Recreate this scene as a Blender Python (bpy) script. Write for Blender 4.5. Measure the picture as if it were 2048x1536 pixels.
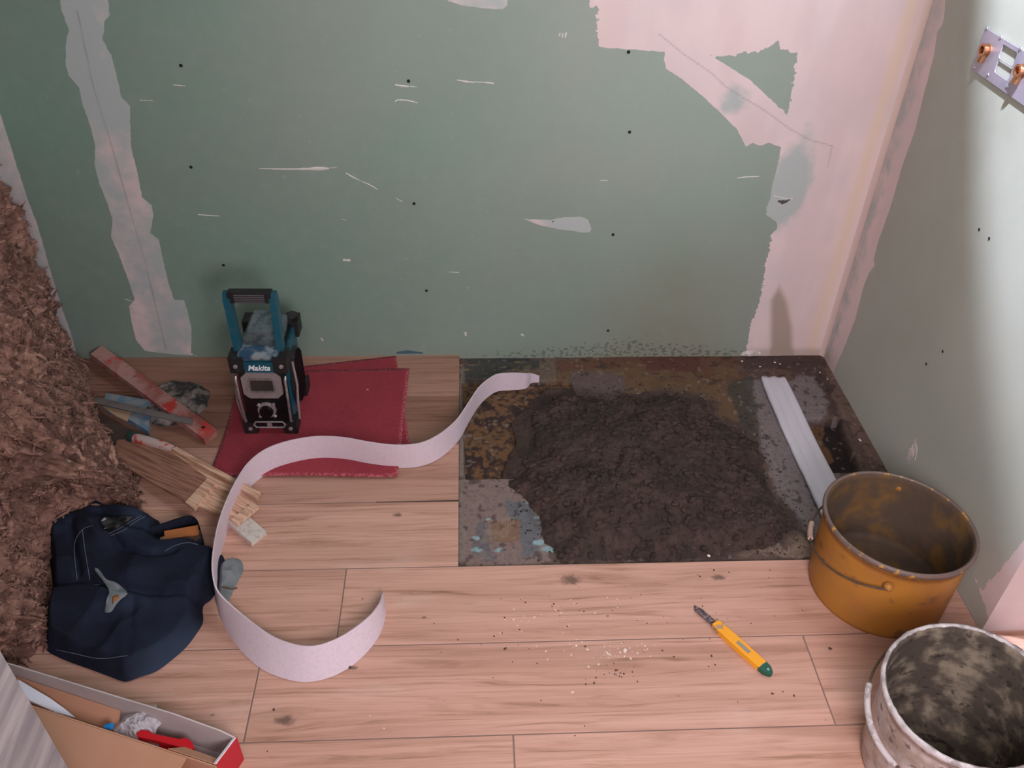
import bpy, bmesh, math, random
import numpy as np
from mathutils import Vector, Matrix
random.seed(7); rng = np.random.default_rng(7)
S = bpy.context.scene
for o in list(bpy.data.objects): bpy.data.objects.remove(o)

# ------------------------------------------------------------------ camera
F = 1713.44; YAW, PITCH, ROLL = 0.06267, 0.66339, 0.02876
CAM = np.array([0.02938, -2.03837, 1.48576])
def _axes():
    cy, sy = math.cos(YAW), math.sin(YAW); cp, sp = math.cos(PITCH), math.sin(PITCH)
    w = np.array([sy*cp, cy*cp, -sp]); r = np.array([cy, -sy, 0.]); u = np.cross(r, w)
    return r*math.cos(ROLL)+u*math.sin(ROLL), -r*math.sin(ROLL)+u*math.cos(ROLL), w
RX, UX, WX = _axes()
def back(px, py, ax, val):
    d = WX + RX*(px-1024)/F - UX*(py-768)/F
    return CAM + d*((val-CAM[ax])/d[ax])
def fl(px, py, z=0.): return back(px, py, 2, z)          # pixel -> point on a level plane
def wl(px, py): p = back(px, py, 1, 0.); return (p[0], p[2])
def rw(px, py): p = back(px, py, 0, XR); return (p[1], p[2])
cd = bpy.data.cameras.new('camera'); co = bpy.data.objects.new('camera', cd); S.collection.objects.link(co)
cd.sensor_width = 36; cd.lens = F/2048*36; cd.clip_start = .05
m = Matrix(((RX[0], UX[0], -WX[0], CAM[0]), (RX[1], UX[1], -WX[1], CAM[1]), (RX[2], UX[2], -WX[2], CAM[2]), (0, 0, 0, 1)))
co.matrix_world = m; S.camera = co
XR, XL = 1.0905, -1.134                                   # right and left wall planes

# ------------------------------------------------------------------ light
vs = S.view_settings; vs.view_transform = 'Standard'; vs.look = 'None'; vs.exposure = -0.15; vs.gamma = 1; vs.use_curve_mapping = False
wd = bpy.data.worlds.new('world'); S.world = wd; wd.use_nodes = True
wd.node_tree.nodes['Background'].inputs[0].default_value = (1.0, .93, .95, 1)
wd.node_tree.nodes['Background'].inputs[1].default_value = .04
def lamp(name, kind, loc, target, energy, color, **k):
    l = bpy.data.lights.new(name, kind); l.energy = energy; l.color = color
    for a, v in k.items(): setattr(l, a, v)
    o = bpy.data.objects.new(name, l); S.collection.objects.link(o); o.location = loc
    o.rotation_euler = (Vector(target)-Vector(loc)).to_track_quat('-Z', 'Y').to_euler(); return o
lamp('wall_fill', 'AREA', (-.1, -2.3, 1.9), (XR, -.25, .72), 9.9, (1.0, .925, .93), shape='RECTANGLE', size=.6, size_y=.6, spread=math.radians(120))  # unseen fill added behind the camera to brighten the back and right walls
lamp('floor_fill', 'AREA', (.4, -2.35, 1.25), (.5, -1.45, 0), 28, (1.0, .90, .97), shape='RECTANGLE', size=.5, size_y=.5)  # unseen fill added behind the camera to brighten the front planks
# unseen hard-edged spot added at the right wall; its cone edge runs diagonally down that wall
SPL = Vector((.75, -.9, 2.0)); _m1 = Vector((XR, -.169, 1.035)); _m2 = Vector((XR, -.693, .377)); _mm = (_m1+_m2)/2
_t = (_mm-SPL).normalized(); _n = (_m1-_m2).cross(SPL-_mm).normalized(); _n = _n if _n.x > 0 else -_n; _h = math.radians(78)
lamp('wall_spot', 'SPOT', SPL, SPL+_t*math.cos(_h)+_n*math.sin(_h), 370, (.74, .83, 1.0), spot_size=2*_h, spot_blend=.012, shadow_soft_size=.02)

# ------------------------------------------------------------------ numeric helpers
def vnoise(x, y, seed=0):
    x = np.asarray(x, float); y = np.asarray(y, float)
    xi = np.floor(x).astype(np.int64); yi = np.floor(y).astype(np.int64); xf = x-xi; yf = y-yi
    def h(a, b):
        n = (a*374761393 + b*668265263 + seed*974634777) & 0xffffffff
        n = ((n ^ (n >> 13))*1274126177) & 0xffffffff
        return ((n ^ (n >> 16)) & 0xffff)/65535.
    u = xf*xf*(3-2*xf); v = yf*yf*(3-2*yf)
    return (h(xi, yi)*(1-u)+h(xi+1, yi)*u)*(1-v)+(h(xi, yi+1)*(1-u)+h(xi+1, yi+1)*u)*v
def fbm(x, y, o=4, seed=0):
    s = 0; a = .5; t = 0
    for i in range(o):
        s = s + a*vnoise(x*2**i+i*13.7, y*2**i-i*7.3, seed+i); t += a; a *= .5
    return s/t*2-1
def sdf(X, Y, poly):                                      # signed distance, inside positive
    P = np.asarray(poly, float); d = np.full(X.shape, 1e9); ins = np.zeros(X.shape, bool)
    for i in range(len(P)):
        a = P[i]; b = P[(i+1) % len(P)]; e = b-a; L = e@e+1e-12
        t = np.clip(((X-a[0])*e[0]+(Y-a[1])*e[1])/L, 0, 1)
        d = np.minimum(d, (X-a[0]-e[0]*t)**2+(Y-a[1]-e[1]*t)**2)
        c = ((a[1] > Y) != (b[1] > Y))
        if abs(e[1]) > 1e-12: ins ^= c & (X < e[0]*(Y-a[1])/e[1]+a[0])
    return np.where(ins, 1, -1)*np.sqrt(d)
def ss(a, b, x): t = np.clip((x-a)/(b-a), 0, 1); return t*t*(3-2*t)
def lin(c):
    c = np.asarray(c, float)/255.; return np.where(c <= .04045, c/12.92, ((c+.055)/1.055)**2.4)

# ------------------------------------------------------------------ object helpers
def link(name, me, mat=None, parent=None):
    o = bpy.data.objects.new(name, me); S.collection.objects.link(o)
    if mat: me.materials.append(mat)
    if parent: o.parent = parent
    return o
def tag(o, label=None, cat=None, group=None, kind=None):
    if label: o['label'] = label
    if cat: o['category'] = cat
    if group: o['group'] = group
    if kind: o['kind'] = kind
    return o
def thing(name, loc, label, cat, rz=0, group=None):
    o = bpy.data.objects.new(name, None); S.collection.objects.link(o); o.location = loc; o.rotation_euler = (0, 0, rz)
    o.empty_display_size = .02
    return tag(o, label, cat, group)
def mesh(name, V, Fc, mat=None, parent=None, smooth=False):
    me = bpy.data.meshes.new(name); me.from_pydata([tuple(map(float, v)) for v in V], [], [tuple(map(int, f)) for f in Fc]); me.update()
    if smooth: me.polygons.foreach_set('use_smooth', [True]*len(me.polygons))
    return link(name, me, mat, parent)
def gridmesh(name, X, Y, Z, mat=None, parent=None, smooth=True, flip=False, keep=None, attrs=None, cols=None):
    n, k = X.shape; V = np.stack([X.ravel(), Y.ravel(), Z.ravel()], 1)
    I = np.arange(n*k).reshape(n, k); Q = np.stack([I[:-1, :-1], I[:-1, 1:], I[1:, 1:], I[1:, :-1]], -1).reshape(-1, 4)
    if flip: Q = Q[:, ::-1]
    if keep is not None: Q = Q[keep.ravel()]
    me = bpy.data.meshes.new(name); me.vertices.add(len(V)); me.vertices.foreach_set('co', V.ravel())
    me.loops.add(len(Q)*4); me.loops.foreach_set('vertex_index', Q.ravel().astype(np.int32))
    me.polygons.add(len(Q)); me.polygons.foreach_set('loop_start', np.arange(0, len(Q)*4, 4, dtype=np.int32))
    me.polygons.foreach_set('use_smooth', np.full(len(Q), smooth)); me.update(calc_edges=True)
    for a, v in (attrs or {}).items():
        at = me.attributes.new(a, 'FLOAT', 'POINT'); at.data.foreach_set('value', v.ravel().astype(np.float32))
    for a, v in (cols or {}).items():
        at = me.attributes.new(a, 'FLOAT_COLOR', 'POINT')
        at.data.foreach_set('color', np.concatenate([v.reshape(-1, 3), np.ones((n*k, 1))], 1).astype(np.float32).ravel())
    return link(name, me, mat, parent)
def bm_obj(name, bm, mat=None, parent=None, smooth=False, bevel=0, seg=2):
    if bevel: bmesh.ops.bevel(bm, geom=[e for e in bm.edges if e.is_manifold and e.calc_face_angle(0) > .5], offset=bevel, segments=seg, affect='EDGES', profile=.5, clamp_overlap=True)
    bmesh.ops.recalc_face_normals(bm, faces=bm.faces)
    me = bpy.data.meshes.new(name); bm.to_mesh(me); bm.free()
    if smooth:
        me.polygons.foreach_set('use_smooth', [True]*len(me.polygons))
    o = link(name, me, mat, parent)
    if smooth:
        for e in me.edges: pass
        try: me.set_sharp_from_angle(angle=math.radians(40))
        except Exception: pass
    return o
def prism(bm, poly, z0, z1):
    a = [bm.verts.new((p[0], p[1], z0 if np.isscalar(z0) else z0[i])) for i, p in enumerate(poly)]
    b = [bm.verts.new((p[0], p[1], z1 if np.isscalar(z1) else z1[i])) for i, p in enumerate(poly)]
    bm.faces.new(b); bm.faces.new(a[::-1])
    for i in range(len(a)): j = (i+1) % len(a); bm.faces.new((a[i], a[j], b[j], b[i]))
def box(bm, x0, x1, y0, y1, z0, z1, M=None):
    n0 = len(bm.verts); prism(bm, [(x0, y0), (x1, y0), (x1, y1), (x0, y1)], z0, z1)
    if M is not None:
        bm.verts.ensure_lookup_table()
        for v in bm.verts[n0:]: v.co = M @ v.co
def boxo(name, b, mat, parent, bevel=.002, M=None, smooth=True):
    bm = bmesh.new(); box(bm, *b, M=M); return bm_obj(name, bm, mat, parent, smooth, bevel)
def tube(bm, pts, r, n=8, cap=True):
    pts = [Vector(p) for p in pts]; rings = []; up = None
    for i, p in enumerate(pts):
        t = (pts[min(i+1, len(pts)-1)]-pts[max(i-1, 0)]).normalized()
        if up is None: up = t.orthogonal().normalized()
        up = (up-t*up.dot(t)).normalized(); s = t.cross(up); rr = r if np.isscalar(r) else r[i]
        rings.append([bm.verts.new(p+(up*math.cos(2*math.pi*k/n)+s*math.sin(2*math.pi*k/n))*rr) for k in range(n)])
    for a, b in zip(rings, rings[1:]):
        for k in range(n): bm.faces.new((a[k], a[(k+1) % n], b[(k+1) % n], b[k]))
    if cap: bm.faces.new(rings[0][::-1]); bm.faces.new(rings[-1])
def tubeo(name, pts, r, mat, parent, n=8):
    bm = bmesh.new(); tube(bm, pts, r, n); return bm_obj(name, bm, mat, parent, True)
def catmull(P, n):
    P = np.asarray(P, float); Q = np.vstack([2*P[0]-P[1], P, 2*P[-1]-P[-2]]); out = []
    for i in range(1, len(Q)-2):
        for t in np.linspace(0, 1, n, endpoint=False):
            out.append(.5*((2*Q[i])+(-Q[i-1]+Q[i+1])*t+(2*Q[i-1]-5*Q[i]+4*Q[i+1]-Q[i+2])*t*t+(-Q[i-1]+3*Q[i]-3*Q[i+1]+Q[i+2])*t**3))
    out.append(Q[-2]); return np.array(out)
def resample(P, n, closed=False):
    P = np.asarray(P, float)
    if closed: P = np.vstack([P, P[:1]])
    s = np.r_[0, np.cumsum(np.sqrt((np.diff(P, axis=0)**2).sum(1)))]
    t = np.linspace(0, s[-1], n, endpoint=not closed)
    return np.stack([np.interp(t, s, P[:, k]) for k in range(P.shape[1])], 1)

# ------------------------------------------------------------------ material helpers
class Mt:
    def __init__(s, name, rough=.8, metal=0., spec=.5):
        s.m = bpy.data.materials.new(name); s.m.use_nodes = True; s.t = s.m.node_tree
        s.b = s.t.nodes['Principled BSDF']; s.b.inputs['Roughness'].default_value = rough
        s.b.inputs['Metallic'].default_value = metal; s.b.inputs['Specular IOR Level'].default_value = spec
    def n(s, ty, **k):
        x = s.t.nodes.new(ty)
        for a, v in k.items(): setattr(x, a, v)
        return x
    def inp(s, sock, v):
        if v is None: return
        if isinstance(v, bpy.types.NodeSocket): s.t.links.new(v, sock)
        elif np.isscalar(v): sock.default_value = v
        else:
            v = list(map(float, v)); L = len(sock.default_value)
            sock.default_value = (v+[1.])[:L] if L == 4 else v[:L]
    def ma(s, op, a, b=None, c=None):
        x = s.n('ShaderNodeMath', operation=op); s.inp(x.inputs[0], a); s.inp(x.inputs[1], b)
        if c is not None: s.inp(x.inputs[2], c)
        return x.outputs[0]
    def vm(s, op, a, b): x = s.n('ShaderNodeVectorMath', operation=op); s.inp(x.inputs[0], a); s.inp(x.inputs[1], b); return x.outputs[0]
    def xyz(s, v): x = s.n('ShaderNodeSeparateXYZ'); s.inp(x.inputs[0], v); return x.outputs
    def comb(s, a, b, c): x = s.n('ShaderNodeCombineXYZ'); s.inp(x.inputs[0], a); s.inp(x.inputs[1], b); s.inp(x.inputs[2], c); return x.outputs[0]
    def obj(s): return s.n('ShaderNodeTexCoord').outputs['Object']
    def attr(s, name, col=False): x = s.n('ShaderNodeAttribute', attribute_name=name); return x.outputs['Color' if col else 'Fac']
    def noise(s, scale, detail=4, vec=None, stretch=None, rough=.55, dist=0):
        v = vec if vec is not None else s.obj()
        if stretch is not None: v = s.vm('MULTIPLY', v, stretch)
        x = s.n('ShaderNodeTexNoise'); s.inp(x.inputs['Vector'], v); x.inputs['Scale'].default_value = scale
        x.inputs['Detail'].default_value = detail; x.inputs['Roughness'].default_value = rough; x.inputs['Distortion'].default_value = dist
        return x.outputs[0]
    def step(s, a, b, v):
        x = s.n('ShaderNodeMapRange', interpolation_type='SMOOTHSTEP'); s.inp(x.inputs[0], v)
        s.inp(x.inputs[1], a); s.inp(x.inputs[2], b); return x.outputs[0]
    def mix(s, f, a, b, mode='MIX'):
        x = s.n('ShaderNodeMix', data_type='RGBA', blend_type=mode); s.inp(x.inputs[0], f); s.inp(x.inputs[6], a); s.inp(x.inputs[7], b); return x.outputs[2]
    def col(s, v): s.inp(s.b.inputs['Base Color'], v); return s
    def rough(s, v): s.inp(s.b.inputs['Roughness'], v); return s
    def bump(s, h, strength=.3, dist=.002):
        x = s.n('ShaderNodeBump'); s.inp(x.inputs['Height'], h); x.inputs['Strength'].default_value = strength; x.inputs['Distance'].default_value = dist
        s.t.links.new(x.outputs[0], s.b.inputs['Normal']); return s
def C(*c): return tuple(lin(c))
def simple(name, c, rough=.7, metal=0., dirt=None, scale=30, amt=.5, bump=0., lo=.45, hi=.7, spec=.5):
    t = Mt(name, rough, metal, spec)
    if dirt is None: t.col(C(*c))
    else:
        n = t.noise(scale, 5); f = t.ma('MULTIPLY', t.step(lo, hi, n), amt); t.col(t.mix(f, C(*c), C(*dirt)))
    if bump: t.bump(t.noise(scale*3, 4), bump, .002)
    return t.m

# ================================================================== WALLS
def wall_material():
    t = Mt('painted_plasterboard', .75)
    big = t.noise(2.2, 3); fine = t.noise(26, 4); spk = t.noise(170, 3)
    grain = t.noise(60, 5, stretch=(1, 1, .6))
    green = t.mix(t.step(.3, .7, big), C(118, 144, 130), C(126, 140, 130))
    green = t.mix(t.ma('MULTIPLY', t.step(.45, .75, fine), .18), green, C(150, 160, 150))
    green = t.mix(t.ma('MULTIPLY', t.step(.7, .74, t.noise(55, 2)), .35), green, C(165, 176, 166))
    green = t.mix(t.attr('light_tint'), green, C(186, 184, 174))  # paler tint painted in for stronger light towards the right and top
    # warm brown damp stain, dirt and mould near the foot of the wall
    st = t.attr('stain'); mo = t.attr('mould')
    green = t.mix(t.ma('MULTIPLY', st, t.ma('ADD', .35, t.ma('MULTIPLY', fine, .6))), green, C(128, 122, 104))
    m1 = t.step(0, .06, t.ma('SUBTRACT', t.ma('ADD', t.noise(75, 3, stretch=(1, 1, 1.4)), t.ma('MULTIPLY', mo, .225)), .80))
    green = t.mix(t.ma('MULTIPLY', m1, .5), green, C(42, 50, 44))
    # plaster
    sd = t.attr('sd'); rg = t.attr('ragged')
    jit = t.ma('MULTIPLY', t.ma('SUBTRACT', t.noise(70, 4), .5), t.ma('ADD', .006, t.ma('MULTIPLY', rg, .06)))
    mask = t.step(-.0009, .0009, t.ma('ADD', sd, jit))
    thin = t.attr('thin')
    pl = t.mix(t.step(.35, .7, t.noise(5, 4)), C(226, 202, 200), C(214, 195, 195))
    pl = t.mix(t.ma('MULTIPLY', t.step(.45, .62, t.noise(9, 2, stretch=(1, 1, .22))), .35), pl, C(212, 184, 182))
    pl = t.mix(t.step(.25, .75, t.ma('ADD', thin, t.ma('MULTIPLY', t.ma('SUBTRACT', t.noise(22, 4), .5), .9))), pl, C(176, 180, 178))
    pl = t.mix(t.attr('beige'), pl, C(224, 198, 174))
    pl = t.mix(t.ma('MULTIPLY', t.attr('damp'), .75), pl, C(150, 130, 112))
    crk = t.attr('crack'); cm = t.ma('MULTIPLY', t.step(.0040, .0006, crk), .34)
    pl = t.mix(cm, pl, C(110, 92, 90))
    c = t.mix(mask, green, pl)
    t.col(c)
    h = t.ma('ADD', t.ma('MULTIPLY', mask, t.ma('ADD', .5, t.ma('MULTIPLY', grain, .35))), t.ma('MULTIPLY', fine, .25))
    t.bump(h, .28, .0015)
    return t.m
WALL = wall_material()
def zero(X): return np.zeros(X.shape)
def wallgrid(name, us, zs, along, fixed, fields):
    U, Z = np.meshgrid(us, zs); f = fields(U, Z)
    if along == 'x': X, Y = U, np.full(U.shape, fixed); flip = False
    else: X, Y = np.full(U.shape, fixed), U; flip = True
    o = gridmesh(name, X, Y, Z, WALL, None, True, flip, attrs=f); return tag(o, kind='structure')
def fine_axis(a, b, step, tail=None):
    v = np.arange(a, b, step)
    return v if tail is None else np.r_[v, tail]
ZS = fine_axis(-.03, 1.15, .005, [1.15, 1.3, 1.6, 2.4])
# -- plaster outlines on the back wall, read off in wall coordinates
LB = [(118,-40),(122,20),(138,60),(132,85),(131,130),(138,152),(158,175),(165,210),(180,250),(190,290),(189,330),(198,365),(212,400),(225,440),(222,475),(238,510),(256,560),(270,600),(258,612),(262,640),(272,680),(290,702),(330,707),(395,712),(382,706),(383,660),(376,625),(368,600),(348,600),(335,560),(325,515),(318,480),(300,465),(307,430),(303,410),(284,395),(276,350),(262,295),(260,235),(260,212),(243,195),(233,150),(222,110),(205,80),(210,40),(220,30),(210,-40)]
LE = [(-120,-60),(-45,60),(0,226),(30,320),(52,390),(78,460),(100,540),(125,620),(143,670),(154,714),(154,760),(60,760),(-200,0)]
TOPP = [(1160,-60),(1176,0),(1180,14),(1196,16),(1194,60),(1198,95),(1250,98),(1330,104),(1328,118),(1332,138),(1360,155),(1400,188),(1440,225),(1475,260),(1492,294),(1505,286),(1522,292),(1536,285),(1562,294),(1556,330),(1543,375),(1540,398),(1532,420),(1535,432),(1550,440),(1556,455),(1544,470),(1536,510),(1530,540),(1522,590),(1514,620),(1500,650),(1494,690),(1492,708),(1500,722),(1720,722),(1960,-60)]
TRI = [(1420,110),(1470,112),(1490,104),(1520,104),(1548,86),(1558,80),(1562,98),(1594,106),(1590,150),(1575,230),(1555,212),(1500,160),(1460,135)]
SMR = [(1042,437),(1070,439),(1100,440),(1130,434),(1160,433),(1175,438),(1183,458),(1180,465),(1165,465),(1120,459),(1085,452)]
TMR = [(880,-60),(895,2),(925,11),(965,17),(1005,19),(1014,12),(1018,-60)]
def W(poly): return [wl(*p) for p in poly]
def segd(U, Z, pts):
    d = np.full(U.shape, 9.)
    for a, b in zip(pts, pts[1:]):
        a = np.array(a); b = np.array(b); e = b-a; tt = np.clip(((U-a[0])*e[0]+(Z-a[1])*e[1])/(e@e), 0, 1)
        d = np.minimum(d, np.hypot(U-a[0]-e[0]*tt, Z-a[1]-e[1]*tt))
    return d
def back_fields(U, Z):
    big = np.minimum(sdf(U, Z, W(TOPP)), -sdf(U, Z, W(TRI)))
    sd = np.maximum.reduce([sdf(U, Z, W(LB)), sdf(U, Z, W(LE)), big, sdf(U, Z, W(SMR)), sdf(U, Z, W(TMR))])
    def blob(px, py, r, rz=None): c = wl(px, py); return np.exp(-(((U-c[0])/r)**2+((Z-c[1])/(rz or r))**2))
    rag = np.clip(blob(1520, 500, .05, .10)+blob(1500, 640, .05, .1)+blob(1185, 50, .03, .06)+blob(1585, 160, .02, .08)+blob(1500, 100, .09, .02)+blob(1550, 560, .03, .05)*1.3, 0, 1.2)*.6
    thin = np.clip(blob(1180, 450, .12)*1. + blob(1590, 350, .05, .12)*.9+blob(1560, 400, .05, .08)+blob(1470, 200, .05, .05)*.7+blob(960, 5, .12)*.6
                   + ss(.03, -.01, sdf(U, Z, W(LE))*-1)*0 + (sdf(U, Z, W(LB)) > -.02)*(.5+.6*fbm(U*6, Z*5, 3, 5)) + (sdf(U, Z, W(LE)) > -.02)*.5 + (sdf(U, Z, W(SMR)) > -.02)*.25, 0, 1)
    beige = np.exp(-((U-(XR-.040))/.015)**2)*.75; thin = np.clip(thin+.22*np.exp(-((U-(XR-.085-.02*Z))/.010)**2), 0, 1)
    damp = np.clip(ss(.0, .02, sdf(U, Z, W([(1535,600),(1560,560),(1580,600),(1590,650),(1592,722),(1535,722)])))+ss(.025, .0, Z)*.6*(U > .7), 0, 1)*(U > .6)
    nn = fbm(U*5, Z*4, 4, 9)
    stain = np.clip(ss(.45, .62, np.exp(-((U-.62)/.27)**2)*ss(.5, .05, Z)*1.1+nn*.25)+ss(.05, 0, Z)*.5, 0, 1)
    stain = np.clip(np.exp(-((U-.60)/.26)**2)*ss(.62, .05, Z)*(.8+.6*nn)+.25*ss(.06, 0, Z), 0, .85)
    light_tint = np.clip(ss(-.9, .9, U)*.55+ss(.2, .95, Z)*.35*ss(-1., 0., U)+.22*fbm(U*2.5, Z*2.5, 3, 15), 0, .8)*.42  # painted brightness, rising towards the right and top of the wall
    mould = np.clip(np.exp(-((U-.50)/.22)**2)*ss(.17, .0, Z)*1.25+ss(.05, .0, Z)*ss(-.1, .15, U)*1.0, 0, 1.3)
    crack = np.minimum(segd(U, Z, W([(1318,68),(1345,90),(1372,112),(1400,130),(1425,148),(1450,172),(1480,192),(1515,212),(1545,232),(1580,258),(1620,280),(1665,292),(1655,335)])),
                       segd(U, Z, W([(154,20),(183,159),(222,289),(250,385),(289,520),(332,699)])))
    return dict(sd=sd, ragged=rag, thin=thin, beige=beige, damp=damp, stain=stain, mould=mould, crack=crack, light_tint=light_tint)
def right_fields(U, Z):
    tape = [rw(*p) for p in [(1700,-80),(1893,-60),(1890,20),(1885,50),(1875,62),(1868,110),(1850,180),(1830,260),(1805,330),(1785,400),(1772,440),(1757,480),(1747,520),(1750,530),(1738,545),(1728,570),(1710,640),(1690,690),(1667,744),(1640,760),(1500,700)]]
    tape[0] = (.1, 1.4); tape[-1] = (.1, -.1)
    low = [rw(*p) for p in [(1946,1146),(1962,1180),(1970,1172),(2000,1140),(2048,1080),(2100,1010)]]+[(-1.2, .55), (-1.2, -.05)]+[rw(1990, 1275)]
    sd = np.maximum(sdf(U, Z, tape), sdf(U, Z, low))
    def blob(px, py, r, rz=None): c = rw(px, py); return np.exp(-(((U-c[0])/r)**2+((Z-c[1])/(rz or r))**2))
    sd = np.maximum(sd, .010-np.hypot((U-rw(1826, 902)[0]), (Z-rw(1826, 902)[1])*.35)*1.0-.0)
    rag = np.clip(blob(1826, 905, .05)*.9+blob(1990, 1200, .1)*.35, 0, 1)
    thin = np.clip(ss(-.12, -.02, U)*.55+ss(-.7, -.9, U)*.1, 0, 1)
    beige = zero(U); damp = ss(.06, 0, Z)*ss(-.2, 0, U)*.5
    stain = np.clip(.35+.5*fbm(U*3, Z*3, 4, 4), 0, 1)*ss(.0, .6, Z+.2)
    return dict(sd=sd, ragged=rag, thin=thin, beige=beige, damp=damp, stain=stain*.8, mould=ss(.05, 0, Z)*.5, light_tint=np.clip(.9+.2*fbm(U*2.5, Z*2.5, 3, 16), 0, .9), crack=segd(U, Z, [(-.035, -.1), (-.03, 1.2)])+.0008)  # near-even pale tint lifts this wall, brightness put into the colour
def left_fields(U, Z):
    return dict(sd=np.where(U > -.16, 1., -1.)*np.abs(U+.16), ragged=zero(U), thin=np.full(U.shape, .8), beige=zero(U), damp=zero(U), stain=zero(U), mould=zero(U), crack=np.full(U.shape, 9.))
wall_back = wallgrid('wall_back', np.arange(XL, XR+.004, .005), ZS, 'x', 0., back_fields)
YE = -.994
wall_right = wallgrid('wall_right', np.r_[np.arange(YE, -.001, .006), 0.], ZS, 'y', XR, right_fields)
zc = np.r_[np.arange(0, 1.2, .05), 2.4]
wall_left = wallgrid('wall_left', np.arange(-3.0, .001, .02), zc, 'y', XL, left_fields)
wall_left.data.flip_normals()
def ret_fields(U, Z): return dict(sd=.10-(U-XR)+.2*Z, ragged=zero(U), thin=zero(U)+.1, beige=zero(U), damp=zero(U), stain=zero(U), mould=zero(U), crack=np.full(U.shape, 9.))
wall_return = wallgrid('wall_front_right', np.arange(XR, 2.0, .02), zc, 'x', YE, ret_fields)
# rounded plaster corner bead where the back and right walls meet
bm = bmesh.new()
prof = [(XR, -.012), (XR-.0012, -.009), (XR-.0035, -.006), (XR-.006, -.0035), (XR-.009, -.0012), (XR-.012, 0)]
lo = [bm.verts.new((x, y, -.012)) for x, y in prof]; hi = [bm.verts.new((x, y, 2.4)) for x, y in prof]
for i in range(5): bm.faces.new((lo[i+1], lo[i], hi[i], hi[i+1]))
t = Mt('corner_filler', .75); t.col(t.mix(t.step(.4, .65, t.noise(12, 3, stretch=(1, 1, .12))), C(214, 190, 178), C(204, 176, 170)))
tag(bm_obj('trim_1', bm, t.m, None, True), kind='structure')

# thin raised splashes, scratches and screw holes on the walls
SPLASH = simple('dried_plaster', (214, 206, 200), .7); HOLE = simple('screw_hole_dark', (24, 18, 16), .9)
def ribbon_wall(name, pts, widths, lift=.0012, mat=SPLASH, parent=wall_back, fn=wl, right=False):
    P = catmull([fn(*p) for p in pts], 6); w = np.interp(np.linspace(0, 1, len(P)), np.linspace(0, 1, len(widths)), widths)
    w = w*(1+.25*np.array([random.uniform(-1, 1) for _ in P])); T = np.gradient(P, axis=0); T /= np.linalg.norm(T, axis=1)[:, None]+1e-9; Nn = np.stack([-T[:, 1], T[:, 0]], 1)
    A = P+Nn*w[:, None]/2; B = P-Nn*w[:, None]/2; V = []; Fc = []
    for a, b, p in zip(A, B, P):
        for q, l in ((a, 0), (p, lift), (b, 0)): V.append((XR-l-.0002, q[0], q[1]) if right else (q[0], -l-.0002, q[1]))
    for i in range(len(P)-1):
        for k in (0, 1): Fc.append((3*i+k, 3*i+k+1, 3*i+k+4, 3*i+k+3))
    return mesh(name, V, Fc, mat, parent, True)
for pts, wd_ in [([(519,337),(560,338),(600,338),(640,337),(658,337)], [.002,.004,.005,.009,.004]), ([(658,336),(674,335)], [.0015,.0008]),
    ([(692,346),(705,354),(720,361)], [.003,.004,.001]), ([(722,362),(740,370),(755,379)], [.001,.003,.002]), ([(790,170),(805,172),(818,173)], [.003,.005,.003]),
    ([(820,173),(834,174)], [.002,.001]), ([(790,203),(796,200),(815,201),(836,206)], [.004,.003,.003,.002]), ([(914,160),(930,163),(948,165)], [.002,.005,.003]),
    ([(948,164),(970,165),(988,167)], [.002,.002,.004]), ([(396,429),(418,431),(439,432)], [.003,.004,.002]), ([(346,170),(358,171),(371,172)], [.002,.003,.002]),
    ([(280,200),(293,201),(306,201)], [.0015,.002,.0015]), ([(1474,356),(1495,354),(1518,353)], [.003,.003,.002]), ([(1201,361),(1215,361)], [.002,.002]),
    ([(898,544),(918,545)], [.0015,.002]), ([(791,396),(804,403)], [.001,.002]), ([(683,438),(692,440)], [.001,.001]), ([(1120,66),(1118,72)], [.004,.003]), ([(1132,65),(1130,76)], [.005,.003]), ([(1125,66),(1124,75)],[.003,.003]),
    ([(686,520),(701,521)], [.007,.006]), ([(250,598),(268,604)], [.002,.001]), ([(930,664),(932,672)], [.010,.004]), ([(1042,668),(1048,672)], [.007,.003]), ([(642,676),(646,682)], [.006,.004]), ([(1548,392),(1565,396),(1586,398)], [.003,.002,.003])]:
    ribbon_wall('plaster_splash', pts, wd_)
ribbon_wall('blue_smear', [(793,706),(815,704),(846,706)], [.006,.013,.004], .0008, simple('blue_smear', (70, 92, 110), .8))
DARKM = simple('mark_dark', (80, 74, 72), .8)
ribbon_wall('scrape', [(1556,402),(1568,404),(1580,399)], [.004,.012,.003], .0006, DARKM)
for pts in ([(1826,888),(1824,900),(1828,912)], [(1830,886),(1834,898),(1830,920)], [(1818,900),(1826,896)], [(1820,906),(1832,902)]):
    ribbon_wall('plaster_splash', pts, [.003,.006,.002], .0012, SPLASH, wall_right, rw, True)
for px, py in [(362,131),(817,162),(382,334),(1257,104),(1259,264),(828,407),(447,530),(853,581),(1226,469),(1216,661),(1106,443)]:
    x, z = wl(px, py); a = np.linspace(0, 2*np.pi, 13)[:-1]; rr = .0042 if px != 1106 else .002
    mesh('screw_hole', [(x+rr*math.cos(q), -.0009, z+rr*math.sin(q)) for q in a], [tuple(range(12))], HOLE, wall_back)
for px, py in [(1959,459),(1979,477),(1886,703),(1853,728)]:
    y, z = rw(px, py); a = np.linspace(0, 2*np.pi, 13)[:-1]
    mesh('screw_hole', [(XR-.0009, y+.0035*math.cos(q), z+.0035*math.sin(q)) for q in a], [tuple(range(12))], HOLE, wall_right)

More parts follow.
